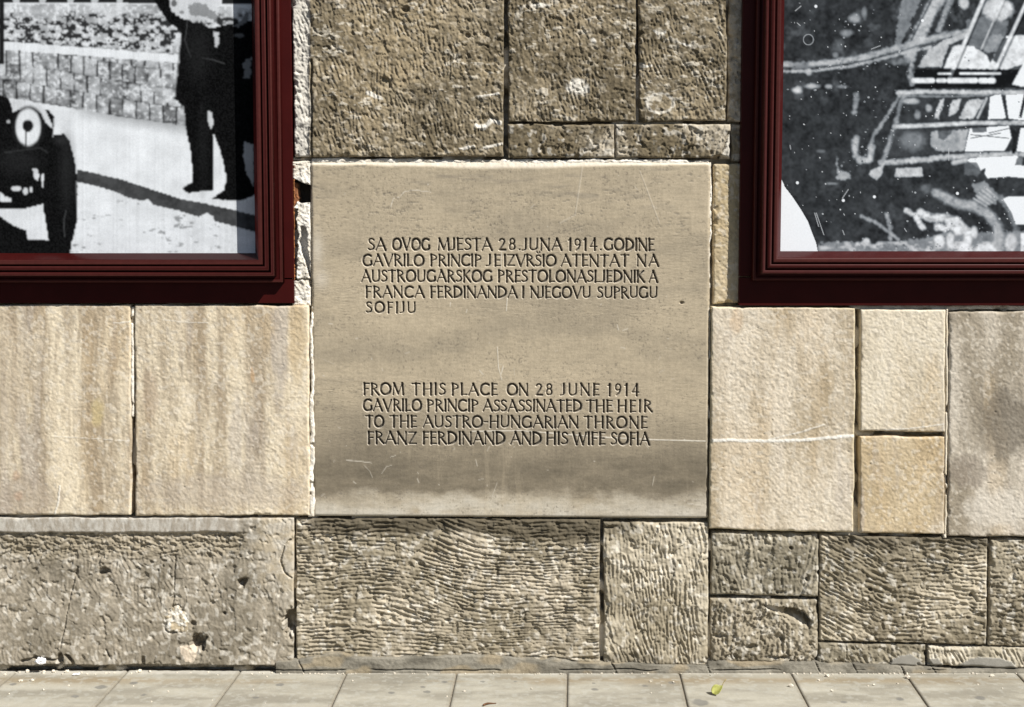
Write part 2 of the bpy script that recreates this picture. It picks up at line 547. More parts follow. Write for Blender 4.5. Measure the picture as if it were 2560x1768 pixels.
def b5_edge(u, v, s, t, h, col):
    dd = seg_dist(u, v, ((1822, 330), (1812, 362), (1800, 392))) + 4 * (fbm(u, v, 12, seed=541, octv=2) - .5)
    h = h - 12 * (1 - sstep(1.2, 3.4, dd))
    m = sstep(0, 6, u - (1822 - (v - 330) * .35))
    h = h - 6 * m
    col = mix(col, WHITE * .9, .6 * m)
    h = h - 20 * (1 - sstep(.6, 1, np.hypot((u - 1802) / 28, (v - 398) / 13)))
    return h, col


stone('stone_block', ((1540, 311), (1826, 310), (1826, 396), (1540, 394)), 1,
      tex_furrow(61, -63, amp=2.4, period=10.5, col_a=GREY_DARK * 1.3, col_b=PALE * .95, patch=40, jit=14), 61, edge=b5_edge, rad=5)
# recessed strip in the shade of the right-hand frame
for (q, sd) in ((((1821, -70), (1905, -70), (1905, 304), (1820, 304)), 71), (((1828, 311), (1905, 311), (1905, 404), (1830, 404)), 73)):
    stone('stone_block', q, -15, tex_furrow(sd, 85, amp=.8, col_a=GREY_MID * 1.3, col_b=PALE, patch=60), sd, rad=4, back=64)
stone('stone_block', ((1785, 409), (1880, 409), (1880, 758), (1783, 759)), -8,
      tex_fine(79, np.array((.42, .335, .20)), np.array((.56, .475, .33)), streak=.2, grain=1.6), 79, rad=6, back=64)

# --- narrow broken strip between the left frame and the plaque
def rubble(u, v):
    n = 7 * (fbm(u, v, 16, seed=90, octv=4, gain=.6) - .5)
    h = n + 4 * (fbm(u, v, 6, seed=92, octv=2) - .5)
    col = mix(PALE * .95, WHITE, sstep(.35, .6, fbm(u, v, 22, seed=94, octv=3)))
    wob = 8 * (fbm(u, v, 14, seed=96, octv=3) - .5)
    wob2 = 8 * (fbm(u, v, 14, seed=98, octv=3) - .5)
    hole = in_poly(u + .6 * wob, v + .6 * wob2, ((728, 445), (745, 453), (760, 459), (777, 462), (777, 505), (752, 507), (735, 500), (728, 490)))
    h = np.where(hole, -60, h)
    col = np.where(hole[..., None], np.array((.05, .045, .04)), col)
    ru = in_poly(u + .4 * wob, v + .4 * wob2, ((728, 452), (742, 458), (744, 500), (738, 515), (728, 522)))
    h = np.where(ru, -9 + n, h)
    col = np.where(ru[..., None], np.array((.24, .10, .045)) * (.4 + 1.2 * fbm(u, v, 10, seed=99, octv=3))[..., None], col)
    rec = in_poly(u + wob, v + wob2, ((752, 562), (764, 566), (768, 610), (774, 660), (778, 700), (766, 672), (758, 650), (750, 628), (747, 600)))
    h = np.where(rec, -24, h)
    col = np.where(rec[..., None], np.array((.52, .50, .47)), col)
    edge = (u + wob < 743) & (v > 520) & (v < 700)
    h = np.where(edge, -20 + n, h)
    col = np.where(edge[..., None], mix(np.array((.20, .085, .035)), PALE, sstep(.36, .5, fbm(u, v, 15, seed=100, octv=2))), col)
    br = np.abs(v - 700 - wob) < 2.5
    h = np.where(br, h - 12, h)
    return h, col


stone('broken_infill', ((729, 404), (776, 401), (777, 764), (730, 764)), -3, rubble, 91, step=1.5, rad=5, back=70, mat=M_MORTAR,
      label='broken white infill with a dark hole beside the left frame')


def smear(u, v):
    h = 6 * (fbm(u, v, 14, seed=110, octv=4, gain=.6) - .5)
    col = mix(PALE * .9, WHITE, sstep(.35, .6, fbm(u, v, 20, seed=112, octv=3)))
    return h, col


stone('mortar_joint', ((774, 762), (780, 762), (787, 1292), (772, 1292)), 4, smear, 113, step=1.5, rad=4, wob=4, mat=M_MORTAR,
      label='white mortar joint along the left edge of the plaque')
stone('mortar_joint', ((776, 397), (1772, 399), (1772, 409), (776, 409)), -6, smear, 117, step=2, rad=3, wob=3, mat=M_MORTAR)
stone('mortar_joint', ((1770.5, 405), (1778, 405), (1771, 1050), (1766, 1050)), -4, smear, 119, step=1.5, rad=3, wob=5, mat=M_MORTAR)

# --- smooth slabs beside the plaque
L_A, L_B = np.array((.36, .288, .20)), np.array((.69, .595, .44))
stone('stone_slab', ((-190, 763), (326, 763), (327, 1288), (-190, 1287)), 8,
      tex_fine(131, L_A, L_B, 1.0, grain=1.0,
               spots=((245, 1030, 22, 40, (.52, .42, .22), .7), (40, 1190, 12, 16, (.46, .24, .12), .35), (45, 1240, 13, 15, (.50, .22, .10), .4), (70, 1240, 90, 60, (.34, .28, .22), .55), (20, 930, 60, 180, (.44, .36, .26), .5)),
               lines=(([(150, 1215), (146, 1250), (138, 1290)], 3.0, WHITE, .8, 1.5), ([(130, 1090), (320, 1103)], 1.5, WHITE, .6, .5), ([(285, 808), (325, 805)], 1.8, WHITE, .7, .5))), 131, rad=4)
stone('stone_slab', ((337, 763), (772, 764), (773, 1289), (338, 1289)), 8,
      tex_fine(143, L_A * 1.0, L_B * .98, 1.0, grain=1.05,
               spots=((630, 940, 6, 26, (.42, .25, .12), .6), (700, 860, 26, 170, (.40, .35, .30), .6), (745, 840, 30, 120, (.50, .38, .22), .6), (375, 990, 26, 80, (.40, .31, .22), .6), (560, 1230, 260, 50, (.42, .36, .29), .5)),
               lines=(([(410, 800), (520, 808)], 1.5, WHITE, .5, .4),)), 143, rad=4)
stone('mortar_joint', ((326.5, 768), (334, 768), (335, 1042), (328, 1042)), 5, smear, 151, step=1.5, rad=3, wob=1.5, mat=M_MORTAR)
stone('stone_slab', ((1780, 768), (2139, 770), (2134, 1332), (1774, 1322)), 8,
      tex_fine(161, np.array((.40, .325, .22)), np.array((.63, .55, .43)), .45, grain=1.15,
               spots=((1840, 800, 20, 40, (.52, .35, .2), .4),),
               lines=(([(1776, 1102), (1900, 1101), (2000, 1101), (2080, 1095), (2139, 1090)], 5, (.80, .77, .70), .9, 1.0), ([(1920, 1098), (2000, 1080), (2060, 1062)], 2.6, WHITE, .7, .5))), 161, rad=4,
      edgecol=np.array((.62, .54, .36)))
stone('stone_slab', ((2152, 774), (2364, 774), (2362, 1081), (2151, 1078)), 5,
      tex_fine(173, np.array((.53, .455, .335)), np.array((.66, .585, .455)), .2, grain=1.15, lines=(([(2190, 1078), (2290, 1070), (2360, 1060)], 2.2, WHITE, .8, .5),)), 173, rad=4)
stone('stone_slab', ((2151, 1090), (2362, 1094), (2360, 1336), (2150, 1332)), 5,
      tex_fine(181, np.array((.42, .325, .195)), np.array((.57, .465, .31)), .2, grain=1.15), 181, rad=4)
stone('stone_slab', ((2374, 781), (2760, 777), (2760, 1343), (2370, 1341)), 7,
      tex_fine(191, np.array((.30, .255, .19)), np.array((.56, .50, .41)), .05, grain=1.0,
               spots=((2520, 1060, 80, 110, (.17, .145, .11), .8), (2420, 1180, 60, 50, (.24, .2, .16), .55), (2500, 1270, 110, 50, (.60, .55, .47), .7))), 191, rad=4,
      label='slab with a dark weather stain at the right edge')
stone('mortar_joint', ((2365, 772), (2371, 772), (2368, 1345), (2361, 1345)), 4,
      lambda u, v: (1.5 * (fbm(u, v, 20, seed=195, octv=2) - .5), mix(np.array((.60, .50, .34)), PALE, fbm(u, v, 30, seed=196, octv=2))), 197, step=1.5, rad=3, wob=2, mat=M_MORTAR)
stone('mortar_joint', ((2120, 762), (2760, 762), (2760, 776), (2130, 774)), -6, smear, 199, step=2, rad=3, wob=2, mat=M_MORTAR)

# --- plinth course
def bl_edge(u, v, s, t, h, col):
    # smooth margin along the top
    lim = 1330 + 5 * (fbm(u, v, 60, seed=601, octv=3) - .5)
    m = (1 - sstep(-3, 3, v - lim)) * (1 - sstep(560, 640, u + 60 * (fbm(u, v, 30, seed=602, octv=3) - .5)))
    h = h * (1 - .85 * m) + m * 6
    streak = fbm(u, v, 9, 26, seed=603, octv=4, gain=.7)
    col = mix(col, mix(np.array((.33, .29, .235)), WHITE * .70, sstep(.25, .75, streak)), .9 * m)
    # deep-tooled dark zone just below
    z = sstep(1326, 1340, v) * (1 - sstep(1370, 1410, v + 30 * (fbm(u, v, 70, seed=604, octv=2) - .5))) * (1 - sstep(590, 625, u))
    w = furrows(u, v, 4, 13, 605, patch=36, jit=22)
    h = h - z * (4.5 * (1 - w) + 9 * (fbm(u, v, 13, 9, seed=606, octv=3, gain=.6) - .5))
    col = mix(col, GREY_MID, .5 * z)
    # repaired white corner at the right
    k = sstep(600, 680, u + 40 * (fbm(u, v, 30, seed=607, octv=3) - .5)) * (1 - sstep(1380, 1480, v - .9 * (u - 640) + 40 * (fbm(u, v, 40, seed=608, octv=3) - .5)))
    h = h * (1 - .5 * k) + 3 * k
    col = mix(col, mix(np.array((.56, .47, .33)), PALE * .92, sstep(.35, .65, fbm(u, v, 24, seed=609, octv=4, gain=.6))), .5 * k)
    # smoother grey lower half
    lo = sstep(1400, 1560, v + 60 * (fbm(u, v, 120, seed=610, octv=2) - .5)) * (1 - k)
    h = h * (1 - .35 * lo)
    # cracks, holes, patch
    for pts, w, dep in ((((193, 1418), (186, 1445), (172, 1510), (150, 1620)), 2.4, 5), (((437, 1388), (436, 1470), (431, 1518)), 2.2, 5), (((55, 1654), (88, 1646), (140, 1652)), 4, 10),
                        (((165, 1640), (180, 1655), (186, 1672)), 5, 16), (((725, 1350), (712, 1362), (700, 1400), (712, 1430), (730, 1445)), 2.6, 7), (((265, 1626), (275, 1650)), 2.5, 6)):
        dd = seg_dist(u, v, pts) + 4 * (fbm(u, v, 12, seed=611, octv=2) - .5)
        h = h - dep * (1 - sstep(w * .4, w, dd))
    for (cx, cy, rx, ry, dep) in ((258, 1430, 17, 11, 20), (607, 1457, 14, 12, 22), (561, 1534, 6, 6, 12), (497, 1605, 21, 24, 44), (482, 1560, 9, 9, 12), (150, 1650, 9, 18, 30), (355, 1655, 8, 16, 14), (726, 1558, 20, 38, 44)):
        d = np.hypot((u - cx) / rx, (v - cy) / ry) + .7 * (fbm(u, v, 12, seed=612, octv=2) - .5)
        h = h - dep * (1 - sstep(.5, 1.0, d))
    d = np.hypot((u - 443) / 40, (v - 1551) / 33) + .75 * (fbm(u, v, 20, seed=613, octv=4, gain=.6) - .5)
    m = 1 - sstep(.85, .95, d)
    ring = (1 - sstep(.0, .12, np.abs(d - .98)))
    h = h * (1 - m) + m * 9 * (fbm(u, v, 9, seed=614, octv=3, gain=.6) - .45) - 6 * ring * sstep(.45, .6, fbm(u, v, 30, seed=618, octv=2))
    col = mix(col, mix(TAN * 1.2, WHITE, sstep(.4, .55, fbm(u, v, 9, seed=619, octv=3))), .85 * m)
    m2 = in_poly(u + 5 * (fbm(u, v, 12, seed=615, octv=2) - .5), v, ((445, 1615), (485, 1612), (494, 1625), (484, 1655), (462, 1652)))
    col = np.where(m2[..., None], mix(col, np.array((.64, .54, .42)), np.full(u.shape, .8)), col)
    # ragged foot
    foot = 1665 + 8 * (fbm(u, v * 0, 70, seed=616, octv=3) - .5)
    h = h - 26 * sstep(-2, 3, v - foot)
    return h, col


stone('plinth_stone', ((-190, 1294), (734, 1295), (733, 1676), (-190, 1676)), 3,
      tex_furrow(201, 78, amp=1.5, period=11, col_a=np.array((.30, .27, .22)), col_b=np.array((.46, .415, .345)), patch=34, jit=40, rough=.85), 201, edge=bl_edge, rad=5,
      label='large worn plinth stone with holes and a white mortar patch')


def g_bm(u, v):
    g = 62 * sstep(930, 1250, u + .25 * (v - 1450))
    env = 1 - .8 * sstep(1520, 1620, v)
    return g * env - 16 * sstep(740, 960, u) * sstep(1380, 1460, v) * (1 - sstep(1520, 1580, v))


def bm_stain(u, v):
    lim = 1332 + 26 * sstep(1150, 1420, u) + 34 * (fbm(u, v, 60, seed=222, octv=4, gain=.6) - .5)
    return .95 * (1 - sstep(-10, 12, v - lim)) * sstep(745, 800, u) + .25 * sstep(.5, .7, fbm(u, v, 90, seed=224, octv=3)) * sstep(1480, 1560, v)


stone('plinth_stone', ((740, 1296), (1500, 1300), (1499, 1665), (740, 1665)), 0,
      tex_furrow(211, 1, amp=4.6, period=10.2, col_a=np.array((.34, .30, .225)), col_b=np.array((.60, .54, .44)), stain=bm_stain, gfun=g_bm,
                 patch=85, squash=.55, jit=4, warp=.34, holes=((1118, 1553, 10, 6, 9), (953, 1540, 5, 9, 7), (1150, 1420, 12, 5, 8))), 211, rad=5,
      label='wide plinth stone cut with wavy level furrows')


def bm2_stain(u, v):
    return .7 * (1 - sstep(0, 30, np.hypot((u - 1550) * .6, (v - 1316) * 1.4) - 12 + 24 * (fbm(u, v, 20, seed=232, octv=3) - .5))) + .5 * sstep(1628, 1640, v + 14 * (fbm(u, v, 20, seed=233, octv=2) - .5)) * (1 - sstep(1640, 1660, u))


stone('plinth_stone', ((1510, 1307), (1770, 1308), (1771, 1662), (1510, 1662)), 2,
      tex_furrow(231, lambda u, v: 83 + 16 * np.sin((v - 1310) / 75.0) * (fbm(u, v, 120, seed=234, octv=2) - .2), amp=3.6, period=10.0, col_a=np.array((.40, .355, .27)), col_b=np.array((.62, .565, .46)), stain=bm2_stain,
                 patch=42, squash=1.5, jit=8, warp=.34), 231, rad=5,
      label='pale plinth stone cut with upright furrows')
stone('plinth_stone', ((1779, 1331), (2046, 1337), (2046, 1492), (1778, 1487)), 0,
      tex_furrow(241, lambda u, v: 95 + .12 * (u - 1950), amp=2.4, period=10.5, col_a=np.array((.27, .245, .19)), col_b=np.array((.46, .42, .34)), patch=44, squash=1.8, jit=10, rough=1.15,
                 holes=((1978, 1370, 6, 5, 10), (2018, 1450, 6, 7, 12), (1952, 1482, 16, 6, 6), (1820, 1365, 26, 9, 3))), 241, rad=6)


def br2_edge(u, v, s, t, h, col):
    curve = np.interp(u, (1915, 1935, 1960, 1990, 2012, 2028), (1512, 1515, 1518, 1522, 1530, 1552)) + 5 * (fbm(u, v, 14, seed=251, octv=3) - .5)
    wid = np.interp(u, (1905, 1920, 1975, 2010, 2024, 2032), (0.5, 12, 24, 42, 30, .5))
    tt = (v - curve) / wid
    h = h - np.where((tt > 0) & (tt < 1) & (u > 1910) & (u < 2030), 46 * np.minimum(1, wid / 14) * (1 - tt) ** .8, 0)
    for (cx, cy, rx, ry, dep) in ((1895, 1550, 14, 7, 12), (1800, 1590, 18, 10, 9), (1880, 1618, 18, 8, 9), (1955, 1598, 8, 10, 10), (1935, 1645, 40, 6, 9)):
        d = np.hypot((u - cx) / rx, (v - cy) / ry) + .9 * (fbm(u, v, 12, seed=252, octv=3) - .5)
        h = h - dep * (1 - sstep(.5, 1.0, d))
    return h, col


stone('plinth_stone', ((1777, 1497), (2045, 1501), (2044, 1658), (1776, 1658)), 0,
      tex_furrow(253, 112, amp=4.0, period=12, col_a=np.array((.22, .195, .145)), col_b=np.array((.42, .375, .295)), patch=40, squash=1.2, jit=22, rough=2.0), 253, edge=br2_edge, rad=7,
      label='dark plinth stone with a deep gouge in its upper right corner')


def br3_ang(u, v):
    return 33 - 29 * sstep(2140, 2260, u + .25 * (v - 1480) + 50 * (fbm(u, v, 80, seed=262, octv=2) - .5))


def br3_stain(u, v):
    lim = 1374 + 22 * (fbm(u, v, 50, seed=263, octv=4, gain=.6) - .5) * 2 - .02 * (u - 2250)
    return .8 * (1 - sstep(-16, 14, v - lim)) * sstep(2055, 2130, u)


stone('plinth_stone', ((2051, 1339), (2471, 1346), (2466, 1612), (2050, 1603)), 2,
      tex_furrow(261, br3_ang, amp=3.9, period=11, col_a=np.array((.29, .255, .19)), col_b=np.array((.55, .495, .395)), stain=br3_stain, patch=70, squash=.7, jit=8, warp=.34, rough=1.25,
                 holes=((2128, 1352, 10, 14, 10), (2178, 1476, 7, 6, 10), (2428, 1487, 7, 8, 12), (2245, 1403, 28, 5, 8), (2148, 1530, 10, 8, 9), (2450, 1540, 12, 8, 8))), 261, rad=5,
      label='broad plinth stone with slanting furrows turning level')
stone('plinth_stone', ((2478, 1349), (2760, 1351), (2760, 1620), (2474, 1614)), 0,
      tex_furrow(271, 3, amp=2.8, period=11.5, col_a=np.array((.25, .22, .165)), col_b=np.array((.44, .395, .31)), patch=50, squash=.8, jit=14, rough=1.7), 271, rad=5)
stone('plinth_stone', ((2046, 1608), (2314, 1614), (2313, 1664), (2045, 1662)), 1,
      tex_furrow(281, 70, amp=2.6, period=13, col_a=np.array((.20, .18, .135)), col_b=np.array((.38, .345, .27)), patch=40, jit=25, rough=2.0,
                 cement=(((2225, 1660), (2228, 1648), (2250, 1640), (2275, 1634), (2300, 1650), (2312, 1668), (2225, 1668)),)), 281, rad=5)
stone('plinth_stone', ((2322, 1617), (2760, 1624), (2760, 1674), (2321, 1666)), 2,
      tex_furrow(291, 76, amp=2.6, period=10, col_a=np.array((.48, .44, .35)), col_b=np.array((.68, .63, .53)), patch=50, squash=1.4, jit=12,
                 cement=(((2318, 1668), (2320, 1648), (2345, 1648), (2360, 1668)), ((2390, 1672), (2415, 1652), (2450, 1643), (2500, 1645), (2530, 1655), (2545, 1674)))), 291, rad=5,
      label='low pale plinth stone partly smeared with grey cement')

# --- cement skirting along the foot of the wall
SK = ((690, 1650), (745, 1646), (775, 1640), (800, 1636), (823, 1627), (856, 1629), (880, 1638), (905, 1641), (1075, 1638), (1195, 1635), (1330, 1642), (1355, 1650), (1385, 1643), (1410, 1646),
      (1430, 1652), (1560, 1653), (1640, 1658), (1764, 1661), (1772, 1652), (1800, 1650), (1910, 1653), (2045, 1652), (2110, 1655), (2220, 1659), (2315, 1664), (2380, 1671), (2465, 1668), (2560, 1672), (2760, 1673))
us = np.array([p[0] for p in SK], float); vs = np.array([p[1] for p in SK], float)
nu, nv = 1000, 22
s, t = np.meshgrid(np.linspace(0, 1, nu), np.linspace(0, 1, nv))
u = 690 + s * 2070
top = np.interp(u, us, vs) + 4 + 4 * (fbm(u, u * 0, 16, seed=401, octv=3) - .5)
bot = 1679.0 + 0 * u
v = top * (1 - t) + bot * t
h = 7 + 5 * t + 3.6 * (fbm(u, v, 34, 16, seed=403, octv=4, gain=.55) - .5) + 2.2 * (fbm(u, v, 7, seed=404, octv=2) - .5)
h = h - 12 * np.clip(1 - (v - top) / 3.0, 0, 1) ** 2
h = h - 9 * (1 - sstep(-.3, 2.4, np.abs(v - 1675 - 6 * (fbm(u, v * 0, 50, seed=405, octv=2) - .5)))) * sstep(.48, .56, fbm(u, v * 0, 130, seed=406, octv=2))
for uc in (752, 1533, 1768, 2042, 2134, 2252, 2330):
    h = h - 7 * (1 - sstep(.6, 2.2, np.abs(u - uc - .5 * (v - 1665) - 4 * (fbm(u, v, 10, seed=407, octv=2) - .5))))
col = mix(np.array((.125, .113, .088)), np.array((.23, .21, .168)), sstep(.3, .7, fbm(u, v, 60, 30, seed=408, octv=4)))
col = mix(col, np.array((.33, .26, .16)), .5 * sstep(.55, .7, fbm(u, v, 80, 30, seed=409, octv=2)))
X, Z = on_wall(u, v, 10)
V = np.stack([X, -h / S, Z], -1).reshape(-1, 3)
topb = V[:nu].copy(); topb[:, 1] = .03
botb = V[-nu:].copy(); botb[:, 2] = -.01
i = np.arange(nu - 1); n0 = len(V)
q = np.concatenate([grid_quads(nu, nv), np.stack([n0 + i, i, i + 1, n0 + i + 1], -1),
                    np.stack([(nv - 1) * nu + i, n0 + nu + i, n0 + nu + i + 1, (nv - 1) * nu + i + 1], -1)])
cc = col.reshape(-1, 3)
me = raw_mesh('cement_skirting', np.concatenate([V, topb, botb]), q, np.concatenate([cc, cc[:nu], cc[-nu:]]))
o = link_mesh('cement_skirting', me, M_MORTAR, WALL)
o['label'] = 'ragged grey cement skirting along the foot of the wall'

# ------------------------------------------------------------------ plaque with cut letters
def arc(cx, cy, rx, ry, a0, a1, n=14):
    return [(cx + rx * math.cos(math.radians(a0 + (a1 - a0) * k / n)), cy + ry * math.sin(math.radians(a0 + (a1 - a0) * k / n))) for k in range(n + 1)]


TH, TN = .118, .074
S_PTS = [(.44, .86), (.36, .95), (.25, .98), (.14, .94), (.08, .84), (.09, .72), (.18, .61), (.32, .51), (.43, .40), (.46, .26), (.40, .11), (.28, .03), (.15, .03), (.05, .11)]
GL = {
    'A': (.76, [([(.02, 0), (.37, 1)], TN), ([(.37, 1), (.74, 0)], TH), ([(.17, .33), (.6, .33)], TN)]),
    'C': (.70, [(arc(.43, .5, .38, .49, 52, 308), TH)]),
    'D': (.74, [([(.1, 0), (.1, 1)], TH), (arc(.12, .5, .55, .49, -90, 90), TH)]),
    'E': (.50, [([(.1, 0), (.1, 1)], TH), ([(.1, .965), (.46, .965)], TN), ([(.1, .52), (.4, .52)], TN), ([(.1, .035), (.47, .035)], TN)]),
    'F': (.48, [([(.1, 0), (.1, 1)], TH), ([(.1, .965), (.46, .965)], TN), ([(.1, .5), (.4, .5)], TN)]),
    'G': (.78, [(arc(.43, .5, .38, .49, 52, 318), TH), ([(.70, .14), (.70, .42)], TH)]),
    'H': (.74, [([(.1, 0), (.1, 1)], TH), ([(.64, 0), (.64, 1)], TH), ([(.1, .5), (.64, .5)], TN)]),
    'I': (.20, [([(.1, 0), (.1, 1)], TH)]),
    'J': (.34, [([(.24, 1), (.24, .2)], TH), ([(.24, .2), (.2, .07), (.1, .0), (-.02, .01)], TN)]),
    'K': (.64, [([(.1, 0), (.1, 1)], TH), ([(.56, 1), (.12, .48)], TN), ([(.22, .56), (.62, 0)], TH)]),
    'L': (.48, [([(.1, 0), (.1, 1)], TH), ([(.1, .035), (.47, .035)], TN)]),
    'M': (.90, [([(.07, 0), (.14, 1)], TN), ([(.14, 1), (.45, .08)], TH), ([(.45, .08), (.77, 1)], TN), ([(.77, 1), (.84, 0)], TH)]),
    'N': (.74, [([(.08, 0), (.08, 1)], TN), ([(.08, 1), (.66, 0)], TH), ([(.66, 0), (.66, 1)], TN)]),
    'O': (.84, [(arc(.42, .5, .37, .49, 0, 360, 24), TH)]),
    'P': (.56, [([(.1, 0), (.1, 1)], TH), (arc(.1, .73, .40, .25, -90, 90), TN)]),
    'R': (.64, [([(.1, 0), (.1, 1)], TH), (arc(.1, .74, .38, .24, -90, 90), TN), ([(.26, .49), (.62, 0)], TH)]),
    'S': (.50, [(S_PTS, TN * 1.15)]),
    'Š': (.50, [(S_PTS, TN * 1.15), ([(.14, 1.30), (.17, 1.22)], TN), ([(.38, 1.30), (.35, 1.22)], TN), ([(.14, 1.24), (.26, 1.13), (.38, 1.24)], TN * .7)]),
    'T': (.64, [([(.32, 0), (.32, 1)], TH), ([(.03, .965), (.61, .965)], TN)]),
    'U': (.72, [([(.1, 1), (.1, .3)] + arc(.36, .3, .26, .28, 180, 360, 10) + [(.62, .3), (.62, 1)], TN * 1.2)]),
    'V': (.74, [([(.04, 1), (.38, 0)], TH), ([(.38, 0), (.70, 1)], TN)]),
    'W': (1.02, [([(.03, 1), (.28, 0)], TH), ([(.28, 0), (.51, .92)], TN), ([(.51, .92), (.75, 0)], TH), ([(.75, 0), (.99, 1)], TN)]),
    'Z': (.62, [([(.06, .965), (.56, .965)], TN), ([(.56, .965), (.06, .035)], TN * 1.2), ([(.05, .035), (.58, .035)], TN)]),
    '1': (.24, [([(.14, 0), (.14, 1)], TH), ([(.0, .84), (.14, .97)], TN)]),
    '2': (.50, [([(.05, .80), (.12, .93), (.25, .98), (.38, .91), (.42, .76), (.35, .56), (.20, .30), (.05, .035)], TN * 1.15), ([(.05, .035), (.48, .035)], TH)]),
    '4': (.54, [([(.38, 1), (.04, .3)], TN), ([(.04, .3), (.53, .3)], TN), ([(.38, 1), (.38, 0)], TH)]),
    '8': (.50, [(arc(.25, .75, .17, .22, 0, 360, 16), TN * 1.1), (arc(.25, .27, .20, .25, 0, 360, 16), TN * 1.1)]),
    '9': (.48, [(arc(.24, .70, .19, .27, 0, 360, 16), TN * 1.1), ([(.43, .70), (.40, .42), (.30, .18), (.14, .0)], TN * 1.1)]),
    '.': (.14, [([(.07, .05), (.07, .06)], .085)]),
    '-': (.30, [([(.03, .5), (.27, .5)], .075)]),
}
LINES = [
    (598, 627, [('SA', 918, 963), ('OVOG', 979, 1074), ('MJESTA', 1093, 1230), ('28.', 1247, 1301), ('JUNA', 1306, 1405), ('1914.', 1421, 1505), ('GODINE', 1510, 1637)]),
    (638.5, 666.5, [('GAVRILO', 904, 1059), ('PRINCIP', 1074, 1203), ('JE', 1216, 1251), ('IZVRŠIO', 1259, 1391), ('ATENTAT', 1403, 1573.5), ('NA', 1593, 1648)]),
    (677.5, 706, [('AUSTROUGARSKOG', 901, 1230), ('PRESTOLONASLJEDNIK', 1244, 1613), ('A', 1624, 1646)]),
    (718, 745.5, [('FRANCA', 911, 1059), ('FERDINANDA', 1074, 1293), ('I', 1305, 1313), ('NJEGOVU', 1326, 1478), ('SUPRUGU', 1494, 1646)]),
    (757, 783.5, [('SOFIJU', 912, 1038)]),
    (960, 988.5, [('FROM', 904, 1007), ('THIS', 1027, 1112), ('PLACE', 1127, 1243), ('ON', 1267, 1321), ('28', 1340, 1382), ('JUNE', 1403, 1500), ('1914', 1522, 1600)]),
    (1000.5, 1029, [('GAVRILO', 903, 1051.5), ('PRINCIP', 1065, 1194.5), ('ASSASSINATED', 1206.6, 1457), ('THE', 1467, 1534), ('HEIR', 1546, 1634)]),
    (1041, 1069.5, [('TO', 909, 956), ('THE', 970.5, 1039.5), ('AUSTRO-HUNGARIAN', 1055, 1448), ('THRONE', 1462, 1622)]),
    (1081, 1111, [('FRANZ', 914, 1039), ('FERDINAND', 1053, 1263), ('AND', 1276, 1355), ('HIS', 1365.5, 1421.6), ('WIFE', 1434, 1516), ('SOFIA', 1530, 1628)]),
]
PU = np.unique(np.concatenate([np.arange(776, 896, 2.5), np.arange(896, 1656, 1.0), np.arange(1656, 1777.1, 2.5), [1777]]))
PV = np.unique(np.concatenate([np.arange(408, 588, 2.5), np.arange(588, 794, 1.0), np.arange(794, 952, 2.5), np.arange(952, 1120, 1.0), np.arange(1120, 1293.1, 2.5)]))
u, v = np.meshgrid(PU, PV)
sdf = np.full(u.shape, 99.0)
lineid = np.full(u.shape, -1)
rng = random.Random(5)
for li, (ya, yb, wl) in enumerate(LINES):
    H0 = yb - ya
    for (word, xa, xb) in wl:
        gw = [GL[c][0] * H0 for c in word]
        gap, sc = .085 * H0, 1.0
        if len(word) > 1:
            sc = ((xb - xa) - gap * (len(word) - 1)) / sum(gw)
            if sc > 1.16:
                sc = 1.16
                gap = ((xb - xa) - sc * sum(gw)) / (len(word) - 1)
        x = xa
        for c, w in zip(word, gw):
            dy = rng.uniform(-.5, .5)
            lean = rng.uniform(-.02, .02)
            for pts, hw in GL[c][1]:
                P = [(x + px * H0 * sc + lean * H0 * py, yb + dy - py * H0) for px, py in pts]
                hwp = hw * H0 * .98
                lo_x = min(p[0] for p in P) - 6; hi_x = max(p[0] for p in P) + 6
                lo_y = min(p[1] for p in P) - 6; hi_y = max(p[1] for p in P) + 6
                i0, i1 = np.searchsorted(PU, (lo_x, hi_x)); j0, j1 = np.searchsorted(PV, (lo_y, hi_y))
                uu, vv = u[j0:j1, i0:i1], v[j0:j1, i0:i1]
                dd = seg_dist(uu, vv, P)
                if len(P) == 2 and hw >= TN and c not in '.-':      # flared ends
                    L = math.dist(P[0], P[1])
                    e = np.minimum(np.hypot(uu - P[0][0], vv - P[0][1]), np.hypot(uu - P[1][0], vv - P[1][1])) / L
                    hh = hwp * (.93 + .85 * np.clip(1 - e / .15, 0, 1) ** 2)
                else:
                    hh = hwp
                dd = dd - hh
                sub = sdf[j0:j1, i0:i1]
                m = dd < sub
                sub[m] = dd[m]
                lineid[j0:j1, i0:i1][m & (dd < 1.2)] = li
            x += w * sc + gap
sdf = sdf + .5 * (fbm(u, v, 5, seed=701, octv=2) - .5)
groove = sstep(.7, -1.5, sdf)
h = .42 * (fbm(u, v, 9, 3.5, seed=703, octv=3) - .5) + 2.2 * (fbm(u, v, 160, seed=704, octv=2) - .5)
fl = sstep(.61, .74, fbm(u, v, 17, 3.6, seed=705, octv=4, gain=.7) + .10 * (fbm(u, v, 6, 3, seed=702, octv=2) - .5)) * sstep(.42, .66, fbm(u, v, 110, 60, seed=706, octv=2)) * (1 - .55 * sstep(520, 700, v)) * (1 - sstep(1060, 1120, v))
h = h - .7 * fl
h = h - 1.8 * (1 - sstep(.6, 1.0, np.hypot((u - 1707) / 5, (v - 757) / 5))) * 4
h = h + groove * (-6.2 + .8 * (fbm(u, v, 4, seed=708, octv=2) - .5))
